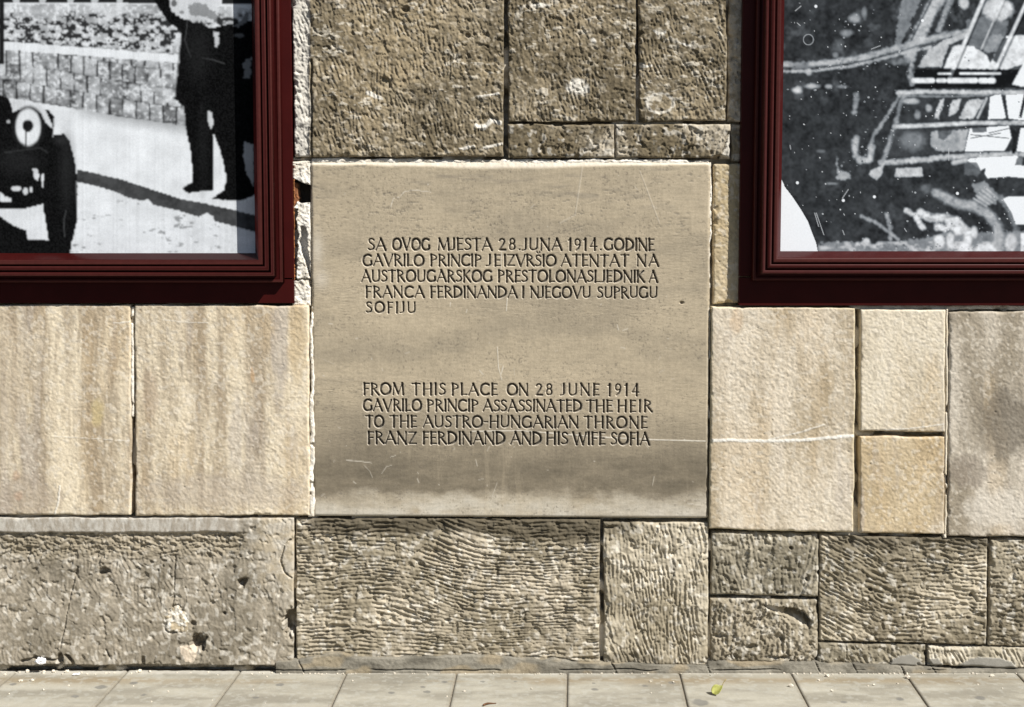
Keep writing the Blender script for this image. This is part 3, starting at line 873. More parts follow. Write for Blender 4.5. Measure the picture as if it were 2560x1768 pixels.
# worn edges
W0 = np.minimum(u - 776, 1777 - u)
topw = 9 + 9 * sstep(900, 1250, u) * (1 - sstep(1350, 1560, u)) + 5 * (fbm(u, v * 0, 60, seed=709, octv=3) - .5)
kt = np.clip(1 - (v - 408) / topw, 0, 1)
h = h - 7.5 * kt ** 1.3 + 2.5 * kt * (fbm(u, v, 7, seed=710, octv=2) - .5)
ks = np.clip(1 - W0 / (3 + 5 * fbm(u * 0, v, 25, seed=711, octv=3)), 0, 1)
h = h - 5 * ks ** 1.5
kb = np.clip(1 - (1292 - v) / 5, 0, 1)
h = h - 4 * kb ** 2
P_LIGHT = np.array((.395, .330, .232)); P_DARK = np.array((.118, .099, .070)); P_GREY = np.array((.318, .268, .192))
col = mix(P_LIGHT, P_GREY, .8 * sstep(.40, .72, fbm(u, v, 190, 60, seed=720, octv=4, gain=.55)))
col = mix(col, P_LIGHT * 1.13, .7 * sstep(.5, .75, fbm(u, v, 240, 130, seed=722, octv=3)))
wv_ = v + 78 * (fbm(u, v, 110, 60, seed=726, octv=6, gain=.66) - .5)
band = sstep(1000, 1190, v + 80 * (fbm(u, v, 120, 60, seed=724, octv=5, gain=.6) - .5)) * (1 - .85 * sstep(1218, 1262, wv_))
col = mix(col, P_DARK, .90 * band * np.clip(.62 + .5 * fbm(u, v, 70, 26, seed=728, octv=5, gain=.65), 0, 1))
mid = sstep(985, 1090, v) * (1 - band)
col = mix(col, P_GREY * .72, .55 * mid * (1 - sstep(1230, 1250, v)))
low = sstep(1222, 1276, wv_) * sstep(.30, .62, fbm(u, v, 90, 60, seed=741, octv=4, gain=.6) + .25)
col = mix(col, np.array((.52, .48, .40)), .95 * low * np.clip(.1 + 1.2 * fbm(u, v, 70, 34, seed=730, octv=5, gain=.62), 0, 1))
pl = np.exp(-((v - 945) / 30.0) ** 2) * sstep(.35, .6, fbm(u, v, 200, 50, seed=732, octv=2))
col = mix(col, P_LIGHT * 1.2, .5 * pl)
col = mix(col, np.array((.17, .15, .12)), .60 * fl)
col = mix(col, np.array((.20, .175, .14)), .5 * sstep(.60, .78, fbm(u, v, 120, 16, seed=733, octv=4, gain=.6)) * (1 - sstep(470, 560, v)))
wht = np.array((.66, .60, .50))
gr1 = fbm(u, v, 22, 3.4, seed=742, octv=4, gain=.65); gr2 = fbm(u, v, 4.5, 40, seed=743, octv=3)
col = col * (1 + .34 * (gr1 - .5) + .16 * (gr2 - .5) + .20 * (fbm(u, v, 3.2, seed=744, octv=2) - .5))[..., None]
pore = sstep(.72, .80, fbm(u, v, 5.5, 4.0, seed=745, octv=2)) * sstep(.45, .6, fbm(u, v, 60, seed=746, octv=2))
col = mix(col, np.array((.13, .11, .085)), .5 * pore)
drip = sstep(.60, .72, fbm(u + 8 * (fbm(u, v, 40, seed=747, octv=2) - .5), v, 15, 210, seed=748, octv=4, gain=.6)) * sstep(.4, .6, fbm(u, v, 160, seed=749, octv=2))
col = mix(col, P_LIGHT * 1.25, .13 * drip)
col = mix(col, wht, .9 * sstep(.0, .55, kt) * (.6 + .5 * fbm(u, v, 18, seed=734, octv=2)))
col = mix(col, wht, .7 * ks * sstep(.4, .55, fbm(u * 0, v, 40, seed=735, octv=2)))
for (cx, cy, rx, ry, k) in ((792, 625, 14, 40, .5), (800, 700, 18, 22, .45)):
    col = mix(col, wht, k * np.exp(-((u - cx) / rx) ** 2 - ((v - cy) / ry) ** 2))
SCR = [([(976, 520), (983, 498), (998, 495), (1012, 480), (1040, 478), (1076, 482)], 1.5, .6), ([(1254, 632), (1252, 680)], 1.6, .7), ([(1268, 745), (1266, 778)], 1.5, .8), ([(1243, 868), (1246, 920), (1254, 950)], 1.6, .7), ([(1258, 915), (1252, 938)], 1.6, .7),
       ([(1285, 920), (1286, 940)], 1.3, .5), ([(1180, 1079), (1300, 1077), (1420, 1086), (1520, 1093), (1630, 1098), (1768, 1101)], 2.2, .9), ([(860, 1153), (885, 1154), (925, 1159)], 1.8, .6), ([(950, 1185), (962, 1168), (975, 1165)], 1.6, .35), ([(905, 1165), (920, 1180), (926, 1195)], 1.5, .3),
       ([(1725, 1256), (1765, 1262)], 1.8, .6), ([(1600, 430), (1650, 560)], 2.2, .25), ([(1456, 420), (1438, 540), (1400, 560)], 3.0, .22), ([(784, 892), (830, 912)], 1.0, .3), ([(1188, 1150), (1192, 1166)], 1.6, .4), ([(1242, 1208), (1230, 1240)], 1.5, .35), ([(1640, 1190), (1636, 1212)], 1.4, .35)]
for pts, w, k in SCR:
    m = (1 - sstep(w * .3, w, seg_dist(u, v, pts) + 1.2 * (fbm(u, v, 8, seed=736, octv=2) - .5))) * (1 - groove)
    col = mix(col, np.array((.62, .57, .48)), k * m)
    h = h + .35 * m
rs = random.Random(11)
for k in range(120):                       # small nicks and short scratches
    x = rs.uniform(790, 1760); y = rs.uniform(830, 1285) if k % 3 else rs.uniform(430, 900)
    a = rs.uniform(0, math.pi); L = rs.uniform(1, 14) if k % 2 else rs.uniform(.5, 3)
    i0, i1 = np.searchsorted(PU, (x - 20, x + 20)); j0, j1 = np.searchsorted(PV, (y - 20, y + 20))
    sl = (slice(j0, j1), slice(i0, i1))
    m = 1 - sstep(.5, 1.5 + rs.random(), seg_dist(u[sl], v[sl], [(x, y), (x + L * math.cos(a), y + L * math.sin(a))]))
    m = m * (1 - groove[sl])
    col[sl] = mix(col[sl], np.array((.62, .57, .48)) if rs.random() < .7 else np.array((.12, .10, .08)), rs.uniform(.2, .6) * m)
# old dark paint left in the letters
col = mix(col, wht, .45 * sstep(1.6, .2, sdf) * (1 - sstep(-.6, -1.2, sdf)))  # pale letter rims: lit groove edges painted into the colour
col = mix(col, np.array((.05, .042, .033)), .93 * sstep(-.5, -1.5, sdf))
wa = (v - 408) / 885.0
uw = u + (1 - 2 * (u - 776) / 1001.0) * 7.5 * wa + (fbm(u * 0, v, 30, seed=740, octv=3) - .5) * 3 * (W0 < 3)
vw = v + 5 * wa * (u - 776) / 1001.0 - 2
X, Z = on_wall(uw, vw, 1)
V = np.stack([X, -(1 + h) / S, Z], -1).reshape(-1, 3)
base_x, base_z = on_wall(1276, 1293, 1)
PLQ = empty('inscribed_plaque', (float(base_x), 0.0, float(base_z)),
            'square pale stone plaque carved with a dark nine line inscription in two languages', 'plaque')
off = np.array((float(base_x), 0.0, float(base_z)))
nu, nv = len(PU), len(PV)
q = grid_quads(nu, nv)
fl_id = lineid.reshape(-1)[q]
fs = sdf.reshape(-1)[q]
inl = (fs.min(1) < -.2)
fid = np.where(inl, fl_id.max(1), -1)


def sub_mesh(name, faces, extra_v=None, extra_f=None, mat=M_PLAQUE):
    ids, inv = np.unique(faces.ravel(), return_inverse=True)
    vv_ = V[ids] - off; cc_ = col.reshape(-1, 3)[ids]
    ff = inv.reshape(-1, 4)
    if extra_v is not None:
        lp = np.searchsorted(ids, extra_f)
        n0 = len(vv_); k = np.arange(len(lp)); k2 = (k + 1) % len(lp)
        vv_ = np.concatenate([vv_, extra_v - off]); cc_ = np.concatenate([cc_, cc_[lp]])
        ff = np.concatenate([ff, np.stack([lp[k], lp[k2], n0 + k2, n0 + k], -1)])
    me = raw_mesh(name, vv_, ff, cc_)
    return link_mesh(name, me, mat, PLQ)


loop = border_loop(nu, nv)
bk = V[loop].copy(); bk[:, 1] = 36 / S
sub_mesh('slab', q[fid < 0], bk, loop)
for li in range(len(LINES)):
    sub_mesh('inscription_line', q[fid == li])

# ------------------------------------------------------------------ prints (black-and-white pictures, flat)
class Pic:
    """a printed picture worked out on a grid of points, in the picture's own drawing units"""
    def __init__(self, x, y, base):
        self.x, self.y = x, y
        self.g = np.full(x.shape, base, float)

    def n(self, sx, sy, seed, o=3):
        return fbm(self.x, self.y, sx, sy if sy != sx else None, seed=seed, octv=o, gain=.6)

    def poly(self, pts, val, k=1.0, rag=0.0, seed=1):
        x = self.x + rag * (self.n(14, 14, seed) - .5); y = self.y + rag * (self.n(14, 14, seed + 2) - .5)
        m = in_poly(x, y, pts)
        self.g = np.where(m, self.g * (1 - k) + np.asarray(val) * k, self.g)
        return m

    def line(self, pts, w, val, k=1.0, soft=.5, rag=0.0, seed=1):
        d = seg_dist(self.x, self.y, pts) + rag * (self.n(16, 16, seed) - .5)
        m = k * (1 - sstep(w * .5 * (1 - soft), w * .5 * (1 + soft) + .1, d))
        if rag:
            m = m * np.clip(.15 + 1.7 * self.n(26, 11, seed + 5, 4), 0, 1) * (.75 + .5 * self.n(5, 5, seed + 6, 2))
        self.g = self.g * (1 - m) + val * m

    def dust(self, x0, x1, y0, y1, n, seed, lo=.08, hi=.38):
        r = random.Random(seed)
        for _ in range(n // 4):
            a, b = r.gauss((x0 + x1) / 2, (x1 - x0) / 4), r.gauss((y0 + y1) / 2, (y1 - y0) / 4)
            s1 = r.uniform(1.5, 7)
            i = (np.abs(self.x[0] - a) < 20).nonzero()[0]; j = (np.abs(self.y[:, 0] - b) < 20).nonzero()[0]
            if len(i) == 0 or len(j) == 0:
                continue
            sl = (slice(j[0], j[-1] + 1), slice(i[0], i[-1] + 1))
            d = np.hypot((self.x[sl] - a) / s1, (self.y[sl] - b) / (s1 * r.uniform(.4, 1.2)))
            m = .8 * (1 - sstep(.5, 1.2, d))
            self.g[sl] = self.g[sl] * (1 - m) + r.uniform(lo, hi) * m

    def ell(self, cx, cy, rx, ry, val, k=1.0, soft=.1, rag=0.0, seed=1):
        d = np.hypot((self.x - cx) / rx, (self.y - cy) / ry) + rag * (self.n(18, 18, seed) - .5)
        m = k * (1 - sstep(1 - soft, 1 + soft, d))
        self.g = self.g * (1 - m) + val * m


def blur(g, n):
    for _ in range(n):
        q = np.pad(g, 1, mode='edge')
        g = (q[:-2, 1:-1] + 2 * q[1:-1, 1:-1] + q[2:, 1:-1]) / 4
        q = np.pad(g, 1, mode='edge')
        g = (q[1:-1, :-2] + 2 * q[1:-1, 1:-1] + q[1:-1, 2:]) / 4
    return g


def left_picture(x, y):
    # the coarse enlargement shows its dots: quantise the drawing positions
    px = 7.0
    p = Pic(np.floor(x / px) * px + .35 * (x % px), np.floor(y / px) * px + .35 * (y % px), .70)
    X_, Y_ = p.x, p.y
    p.g = .80 + .10 * (p.n(120, 50, 801) - .5)                       # pavement
    p.poly([(-900, -900), (1400, -900), (1400, 18), (-900, 8)], .02)
    for x0 in (-300, 60, 190, 330, 450, 575):
        p.poly([(x0, -60), (x0 + 40, -60), (x0 + 34, 14), (x0 + 4, 14)], .55)
    hm = p.n(26, 20, 803, 4)
    hedge = np.clip(.52 + .30 * (p.n(60, 40, 805) - .5) * 2 - 1.1 * sstep(.48, .64, hm) * sstep(50, 110, Y_ + 60 * (p.n(90, 60, 806) - .5)) + .35 * sstep(.55, .66, p.n(15, 15, 807)), .03, .78)
    m = in_poly(X_, Y_, [(-900, 12), (745, 22), (1300, 40), (1300, 300), (-900, 200)])
    p.g = np.where(m, hedge, p.g)
    yb = np.interp(X_, (-900, 0, 200, 400, 600, 915, 1300), (440, 480, 512, 545, 580, 625, 680))
    rv = (yb - Y_) / 88.0
    row = np.floor(rv); fr = rv - row
    bu = (X_ + 17 * _T[(row.astype(int)) & 255, 9] * 6 + 10 * (p.n(60, 60, 810) - .5)) / (60 + 14 * _T[row.astype(int) & 255, 40])
    bi = np.floor(bu); fb = bu - bi
    val = _T[bi.astype(int) & 255, (row.astype(int) * 31 + 5) & 255]
    st = .25 + .30 * val + .70 * (p.n(34, 26, 811, 4) - .5) + .42 * sstep(.56, .70, p.n(18, 14, 815))
    jv = 1 - sstep(.03, .12, np.minimum(fb, 1 - fb)); jh = 1 - sstep(.02, .10, np.minimum(fr, 1 - fr))
    st = st * (1 - .9 * jv * sstep(.35, .5, p.n(40, 60, 813))) * (1 - .5 * jh * sstep(.4, .55, p.n(70, 20, 814)))
    st = st * (1 - .45 * sstep(1.3, 0, rv) * sstep(.3, .6, p.n(50, 40, 816)))
    m = (Y_ > 205 + .06 * np.maximum(X_, 0)) & (Y_ < yb)
    p.g = np.where(m, np.clip(st, .02, .74), p.g)
    p.g = np.where((Y_ > yb) & (Y_ < yb + 60) & (X_ > 300), p.g * (1 - .45 * (1 - (Y_ - yb) / 60.0) * sstep(300, 480, X_)), p.g)
    p.poly([(-900, 200), (20, 205), (890, 272), (1300, 300), (1300, 345), (890, 312), (20, 246), (-900, 240)], .82)
    # road and kerb
    m = Y_ > np.interp(X_, (-900, 385, 480, 720, 980, 1255, 1400), (600, 905, 930, 1000, 1075, 1150, 1190))
    rd = .78 + .12 * (p.n(90, 30, 821) - .5) - .45 * sstep(.66, .74, p.n(34, 16, 823)) * sstep(.5, .65, p.n(160, 80, 824))
    p.g = np.where(m, rd, p.g)
    k = .055 + .07 * (p.n(40, 30, 826) - .4)
    m = in_poly(X_, Y_, [(385, 843), (470, 862), (600, 892), (740, 938), (900, 990), (1030, 1015), (1400, 1100), (1400, 1195), (1255, 1152), (1180, 1130), (1060, 1100), (980, 1078), (900, 1052), (770, 1022), (720, 1003), (640, 985), (560, 950), (470, 925), (385, 905)])
    p.g = np.where(m, k, p.g)
    p.poly([(700, 1005), (735, 990), (765, 1025), (740, 1045)], .78); p.poly([(980, 1085), (1030, 1058), (1062, 1080), (1068, 1108), (1000, 1110)], .80)
    # man at the kerb: raised arm, coat, legs, second dark figure behind
    D = .004
    p.poly([(745, -30), (860, -30), (905, 90), (985, 110), (1010, 150), (905, 160), (830, 100)], D)
    p.poly([(835, -40), (1095, -40), (1090, 60), (1060, 110), (985, 105), (900, 92), (850, 50)], .68, rag=26, seed=831)
    p.poly([(930, 20), (1010, 15), (1075, 60), (1085, 120), (1040, 85), (950, 75)], .20, k=.8, rag=30, seed=833)
    p.ell(865, 15, 14, 18, .15); p.ell(905, 60, 10, 10, .25)
    p.poly([(905, 160), (930, 130), (985, 108), (1050, 140), (1130, 120), (1280, 95), (1300, 960), (1200, 1000), (1050, 992), (1115, 940), (1125, 880), (1110, 800), (1085, 720), (1060, 660), (1062, 945), (935, 962), (905, 938), (955, 905), (960, 860), (945, 740), (925, 640), (915, 530), (868, 490), (892, 300)], D, rag=5, seed=835)
    p.poly([(1035, 548), (1055, 560), (1062, 620), (1048, 640), (1034, 600)], .62, rag=8, seed=836)
    p.poly([(1062, 660), (1085, 720), (1112, 810), (1125, 890), (1116, 945), (1050, 992), (985, 1000), (925, 965), (1010, 960), (1068, 945)], .80)
    p.poly([(1080, 1005), (1165, 1002), (1160, 1035), (1085, 1022)], .78)
    p.poly([(1060, 150), (1090, 165), (1085, 235), (1072, 230)], .6, rag=14, seed=837)
    p.poly([(1085, -40), (1110, -40), (1098, 40)], .75)
    p.poly([(1210, 310), (1250, 280), (1250, 390), (1215, 385)], .22, rag=20, seed=838)
    p.poly([(1215, 705), (1262, 720), (1262, 925), (1228, 860), (1210, 770)], .42, rag=8, seed=839)
    p.poly([(1160, 130), (1200, 100), (1230, 50), (1240, 90), (1190, 135)], .18, rag=16, seed=840); p.ell(1190, 175, 24, 9, .12, rag=.6)
    p.poly([(1165, 1000), (1300, 985), (1300, 1080), (1165, 1045)], .70)
    # street lamp edge and motor car at the left
    p.poly([(-20, -50), (20, -50), (20, 318), (-20, 325)], .015)
    p.poly([(-900, 60), (-20, 300), (0, 470), (40, 488), (62, 545), (110, 540), (240, 545), (272, 582), (262, 672), (318, 664), (345, 700), (368, 790), (385, 900), (383, 1100), (362, 1180), (345, 1275), (-900, 1300)], .005, rag=5, seed=841)
    p.poly([(52, 502), (120, 500), (185, 512), (222, 545), (250, 600), (262, 640), (225, 610), (205, 565), (150, 540), (85, 545), (62, 560)], .72)
    p.ell(140, 635, 82, 108, .012); p.ell(138, 632, 62, 92, .80); p.ell(136, 626, 28, 30, .01)
    p.line([(128, 650), (127, 722)], 9, .02)
    p.line([(268, 590), (262, 680)], 4, .5)
    p.line([(378, 900), (376, 1090)], 3, .25)
    p.poly([(-900, 1000), (0, 1040), (120, 1040), (212, 1015), (222, 1090), (240, 1198), (135, 1192), (132, 1150), (60, 1120), (0, 1078), (-900, 1060)], .78)
    p.poly([(160, 840), (182, 838), (192, 870), (188, 905), (170, 890)], .80); p.poly([(204, 870), (218, 866), (216, 935), (205, 930)], .78)
    p.ell(80, 938, 26, 12, .75, rag=.3); p.ell(125, 952, 13, 18, .72); p.ell(152, 945, 9, 14, .72); p.poly([(-10, 950), (20, 975), (56, 988), (50, 1005), (-10, 1002)], .76)
    p.ell(40, 605, 6, 10, .5)
    for pts in ([(930, 10), (936, 90), (928, 170), (922, 200), (938, 250), (952, 286)], [(1008, 290), (1060, 298), (1120, 318)], [(330, 1050), (318, 1100), (322, 1180)]):
        d = seg_dist(x, y, pts)
        p.g = p.g + .10 * (1 - sstep(.4, 2.4, d))
    # soft modelling in the dark figure and the car
    p.ell(985, 250, 60, 130, .016, k=.7, soft=.8); p.ell(1010, 730, 26, 190, .013, k=.6, soft=.8); p.ell(330, 850, 36, 170, .020, k=.7, soft=.8)
    p.line([(905, 180), (885, 320), (872, 480)], 7, .018, k=.7, soft=.9); p.line([(1000, 520), (1000, 560)], 5, .03, k=.6, soft=.9)
    p.ell(90, 800, 90, 60, .022, k=.6, soft=.8, rag=.5); p.line([(20, 760), (200, 735), (236, 760)], 6, .05, k=.6, soft=.8); p.ell(300, 700, 30, 20, .04, k=.5, soft=.9)
    gg = blur(p.g, 2) * .86
    gg = gg * (1 + .16 * (fbm(x, y, 4, seed=848, octv=2) - .5) + .10 * (vn(x / 9.0, y / 900.0, 849) - .5)) * (1 + .30 * (fbm(x, y, 90, seed=846, octv=4, gain=.6) - .5) * (gg > .3)) + .010 * (fbm(x, y, 7, seed=847, octv=2) - .3)
    g = np.clip(gg, .003, .86) * (1 + .05 * (fbm(x, y, 5, seed=845, octv=2) - .5))
    return g[..., None] * np.array((.93, .965, 1.0))


def right_picture(x, y):
    p = Pic(x, y, .043)
    p.g = .043 + .009 * (p.n(140, 110, 851, 4) - .5) * 2 + .006 * (p.n(8, 8, 852) - .5)
    haze = sstep(.55, .75, p.n(60, 70, 853, 4))
    p.g = p.g + .022 * haze * (p.y < 500) + .008 * haze
    L = .44
    # leaning bars and seat backs at the top
    p.poly([(920, -80), (1040, -80), (975, 60), (915, 190), (890, 250), (868, 250), (880, 150)], .20, k=.75, rag=24, seed=861)
    p.line([(1130, -80), (1060, 40), (985, 190), (945, 260)], 60, .40, k=.9, soft=.4, rag=26, seed=862)
    p.line([(1085, -60), (1010, 90), (950, 210)], 9, .02, k=.8)
    p.line([(1170, -60), (1130, 50), (1090, 150)], 26, .30, k=.8, soft=.6, rag=14, seed=863)
    p.ell(1215, 10, 24, 34, .5, k=.8, soft=.3, rag=.3)
    p.poly([(1230, 100), (1330, 80), (1440, 100), (1420, 190), (1350, 260), (1240, 240)], .15, k=.8, rag=30, seed=864)
    p.ell(1385, 45, 74, 58, .50, k=.85, soft=.18, rag=.3, seed=865)
    p.poly([(1330, 190), (1400, 170), (1420, 210), (1370, 270), (1310, 250)], .28, k=.6, rag=30, seed=866)
    p.poly([(985, 335), (1040, 250), (1110, 205), (1230, 160), (1240, 185), (1140, 225), (1105, 335)], .40, k=.9, rag=12, seed=867)
    p.poly([(1115, 340), (1160, 240), (1180, 225), (1260, 232), (1330, 275), (1350, 320), (1325, 345)], .56, k=.95, rag=8, seed=868)
    p.poly([(1330, 345), (1410, 210), (1430, 180), (1700, 170), (1700, 300), (1560, 300), (1440, 345)], .55, k=.95, rag=10, seed=869)
    p.poly([(1360, 300), (1410, 190), (1450, 190), (1395, 330)], .03, k=.9)
    for a, b, w in (((1345, -80), (1145, 388), 17), ((1560, -60), (1345, 410), 15), ((1445, -80), (1300, 250), 4)):
        p.line([(a[0] + 14, a[1]), (b[0] + 14, b[1])], w * .9, .02, k=.7)
        p.line([a, b], w, .52, soft=.35)
    # mudguard sweep
    p.line([(300, 325), (430, 325), (560, 312), (690, 292), (820, 258), (930, 228), (1040, 195), (1150, 172), (1235, 162)], 27, .36, k=.9, soft=.6, rag=18, seed=871)
    p.line([(300, 358), (480, 352), (650, 330), (780, 300), (900, 268), (1050, 235)], 13, .42, k=.85, soft=.6, rag=16, seed=872)
    p.line([(300, 338), (560, 332), (690, 312), (850, 272), (1000, 225)], 7, .03, k=.7, soft=.8)
    p.line([(870, 310), (960, 300)], 22, .25, k=.6, soft=.8, rag=30, seed=873)
    # dashes below the seats
    p.poly([(960, 345), (1560, 345), (1560, 440), (950, 440)], .02, k=.85)
    for a, b, yy, w in ((965, 1060, 402, 24), (1088, 1120, 402, 20), (1142, 1275, 402, 24), (1300, 1325, 403, 26), (1345, 1362, 403, 26), (1200, 1395, 367, 11), (1090, 1150, 368, 8)):
        p.line([(a, yy), (b, yy)], w, .60, soft=.2)
    p.poly([(1460, 420), (1520, 300), (1700, 280), (1700, 420), (1500, 432)], .66, k=.95, rag=6, seed=874)
    # frame lines of the body
    p.line([(890, 462), (1030, 458), (1250, 461), (1700, 462)], 20, .46, k=.9, soft=.4, rag=9, seed=875)
    p.line([(890, 478), (1180, 482), (1340, 474)], 9, .30, k=.6, soft=.7, rag=9, seed=876)
    p.line([(868, 632), (1030, 626), (1250, 614), (1700, 612)], 19, .48, k=.95, soft=.35, rag=6, seed=877)
    p.line([(800, 812), (900, 806), (1040, 794), (1150, 782), (1520, 768)], 24, .42, k=.9, soft=.5, rag=16, seed=878)
    p.line([(915, 470), (880, 600), (850, 700), (815, 800)], 20, .26, k=.85, soft=.6, rag=16, seed=879)
    p.line([(895, 480), (820, 600), (770, 670), (745, 740)], 15, .28, k=.8, soft=.6, rag=18, seed=880)
    p.line([(960, 290), (950, 350), (955, 420)], 22, .34, k=.8, soft=.7, rag=26, seed=881)
    # panels with light shapes
    p.poly([(915, 495), (1340, 480), (1310, 592), (890, 605)], .05, k=.7)
    for q_ in ([(1165, 500), (1205, 495), (1180, 560), (1140, 580), (1150, 530)], [(1240, 500), (1320, 495), (1265, 592), (1190, 592)], [(1098, 500), (1120, 490), (1090, 590), (1068, 590)]):
        p.poly(q_, .50, k=.85, rag=12, seed=882)
    p.line([(1330, 490), (1285, 588)], 10, .42, soft=.5)
    p.ell(1042, 540, 15, 17, .35, k=.8, soft=.4, rag=.4); p.ell(985, 572, 14, 22, .28, k=.7, soft=.4, rag=.5); p.ell(950, 505, 40, 14, .40, k=.7, soft=.4, rag=.5)
    p.poly([(860, 645), (1240, 640), (1215, 760), (840, 785)], .06, k=.6)
    p.ell(960, 705, 60, 44, .20, k=.7, soft=.5, rag=.5, seed=883); p.poly([(1055, 660), (1160, 650), (1240, 645), (1218, 755), (1080, 755), (1050, 720)], .33, k=.9, rag=14, seed=884)
    p.poly([(1085, 640), (1160, 640), (1150, 670), (1115, 700), (1090, 690)], .05, k=.8, rag=10, seed=885)
    WH = .72
    p.poly([(1348, 485), (1372, 474), (1400, 472), (1425, 590), (1338, 594)], WH); p.poly([(1425, 474), (1700, 466), (1700, 590), (1510, 600), (1440, 590)], WH)
    p.poly([(1515, 470), (1535, 470), (1505, 590), (1488, 590)], .03)
    p.poly([(1246, 642), (1440, 628), (1452, 690), (1420, 750), (1222, 756)], WH)
    p.poly([(1254, 640), (1330, 636), (1330, 660), (1260, 664)], .12)
    for a, b in (((1250, 672), (1440, 690)), ((1250, 690), (1400, 664)), ((1340, 664), (1445, 640))):
        p.line([a, b], 6, .08, soft=.3)
    p.poly([(1455, 632), (1478, 660), (1500, 628), (1512, 630), (1485, 690), (1470, 768), (1455, 768), (1462, 690), (1444, 640)], .03)
    p.poly([(1500, 640), (1700, 630), (1700, 760), (1480, 756)], WH)
    p.poly([(1232, 800), (1250, 790), (1480, 778), (1500, 800), (1475, 830), (1320, 838), (1300, 850)], WH)
    p.poly([(1480, 790), (1510, 780), (1505, 840), (1465, 838)], .14, rag=8, seed=886)
    p.poly([(1325, 832), (1350, 824), (1700, 830), (1700, 905), (1440, 880), (1335, 888), (1322, 870)], WH)
    p.poly([(1225, 805), (1280, 808), (1300, 850), (1285, 880), (1215, 870)], .11, k=.9, rag=14, seed=887)
    p.line([(1165, 812), (1225, 800)], 20, .4, soft=.6)
    p.poly([(880, 842), (1005, 835), (1012, 880), (870, 884)], .46, k=.9, rag=9, seed=888)
    # smears on the dark side
    p.line([(676, 690), (676, 770), (700, 800), (745, 800), (755, 735)], 26, .42, k=.85, soft=.6, rag=18, seed=891)
    p.line([(682, 470), (670, 560)], 19, .30, k=.7, soft=.7, rag=20, seed=892)
    p.poly([(580, 780), (590, 850), (640, 860), (655, 895), (585, 898)], .30, k=.8, rag=20, seed=893)
    p.poly([(750, 850), (790, 835), (830, 800), (800, 880), (780, 895), (745, 875)], .44, k=.85, rag=14, seed=894)
    for (a, b, c, d, e) in ((385, 450, 24, 15, .55), (460, 430, 34, 11, .40), (540, 432, 16, 9, .35), (610, 432, 30, 7, .22), (442, 362, 12, 12, .4), (670, 92, 26, 20, .34), (720, 65, 12, 28, .22), (635, 165, 28, 16, .22), (575, 275, 14, 14, .18), (600, 230, 16, 30, .12), (505, 755, 22, 8, .15), (1027, 940, 24, 22, .13), (410, 330, 50, 14, .16), (560, 916, 26, 5, .22)):
        p.ell(a, b, c, d, e, k=.8, soft=.5, rag=.7, seed=895)
    # wheel and running gear at the foot
    p.poly([(480, 1230), (560, 1205), (820, 1215), (1000, 1190), (1120, 1160), (1700, 1150), (1700, 1300), (480, 1300)], .24, k=.7, rag=34, seed=901)
    sp_ = sstep(.5, .62, p.n(36, 24, 902, 4))
    p.g = np.where((p.y > 1205) & (p.x > 490), p.g + .20 * sp_, p.g)
    p.line([(1080, 965), (1180, 1015), (1270, 1030), (1340, 1070), (1385, 1130), (1390, 1200), (1360, 1270)], 44, .36, k=.85, soft=.6, rag=14, seed=903)
    p.poly([(1255, 920), (1320, 905), (1385, 970), (1380, 1020), (1300, 1020)], .22, k=.9, rag=20, seed=904)
    for k_ in range(5):
        p.line([(1265 + 14 * k_, 990 - 14 * k_), (1330 + 14 * k_, 1030 - 10 * k_)], 7, .34, soft=.7)
    p.line([(1400, 985), (1450, 1060), (1480, 1150), (1490, 1290)], 26, .20, k=.8, soft=.6, rag=24, seed=905)
    for pts, w in (([(928, 1050), (970, 1075), (1010, 1135)], 24), ([(1000, 1062), (1050, 1090), (1110, 1085), (1180, 1100), (1235, 1160), (1235, 1205)], 36), ([(1085, 1130), (1120, 1140)], 34), ([(1150, 1110), (1190, 1150)], 46)):
        p.line(pts, w, .58, k=.9, soft=.45, rag=16, seed=906)
    for (a, b, c, d) in ((1095, 1205, 26, 30), (1148, 1195, 20, 36), (1268, 1160, 16, 28), (730, 1203, 16, 14), (1330, 1250, 60, 34), (1220, 1240, 34, 30), (1450, 1210, 26, 44)):
        p.ell(a, b, c, d, .56, k=.85, soft=.35, rag=.4, seed=907)
    p.line([(705, 1080), (780, 1110), (860, 1170), (890, 1195)], 13, .34, k=.8, soft=.7, rag=12, seed=908)
    p.line([(830, 1070), (850, 1130), (850, 1195)], 16, .34, k=.7, soft=.7, rag=16, seed=909)
    p.poly([(1412, 992), (1440, 982), (1700, 975), (1700, 1120), (1475, 1118), (1455, 1060)], WH)
    p.poly([(1500, 1165), (1700, 1160), (1700, 1300), (1500, 1300)], .6)
    mid = np.clip(p.g, 0, .55)
    p.g = p.g + mid * .7 * (fbm(x, y, 40, seed=921, octv=4, gain=.6) - .5) * (p.g < .62) + .5 * mid * (fbm(x, y, 12, seed=925, octv=2) - .5) * (p.g < .62)
    soft = blur(p.g, 2)
    p.g = np.where(blur((p.g > .66).astype(float), 2) > .25, blur(p.g, 1), soft)
    for a_ in ((330, 900, 280, 370, 120), (330, 700, 400, 460, 70), (660, 780, 440, 560, 30), (650, 780, 660, 830, 60), (560, 680, 740, 910, 50), (740, 960, 420, 900, 110), (900, 1300, 160, 340, 80), (900, 1516, 940, 1270, 200), (500, 1516, 1190, 1275, 160), (560, 760, 40, 260, 60), (960, 1500, 480, 600, 60)):
        p.dust(*a_, int(a_[0] + a_[2]))
    # blank torn corner
    p.poly([(250, 780), (312, 905), (325, 935), (365, 985), (405, 1045), (440, 1105), (462, 1165), (480, 1210), (497, 1300), (250, 1320)], .83)
    p.line([(320, 925), (365, 985), (405, 1045), (440, 1105), (462, 1165), (480, 1210), (495, 1280)], 3, .02, soft=.5)
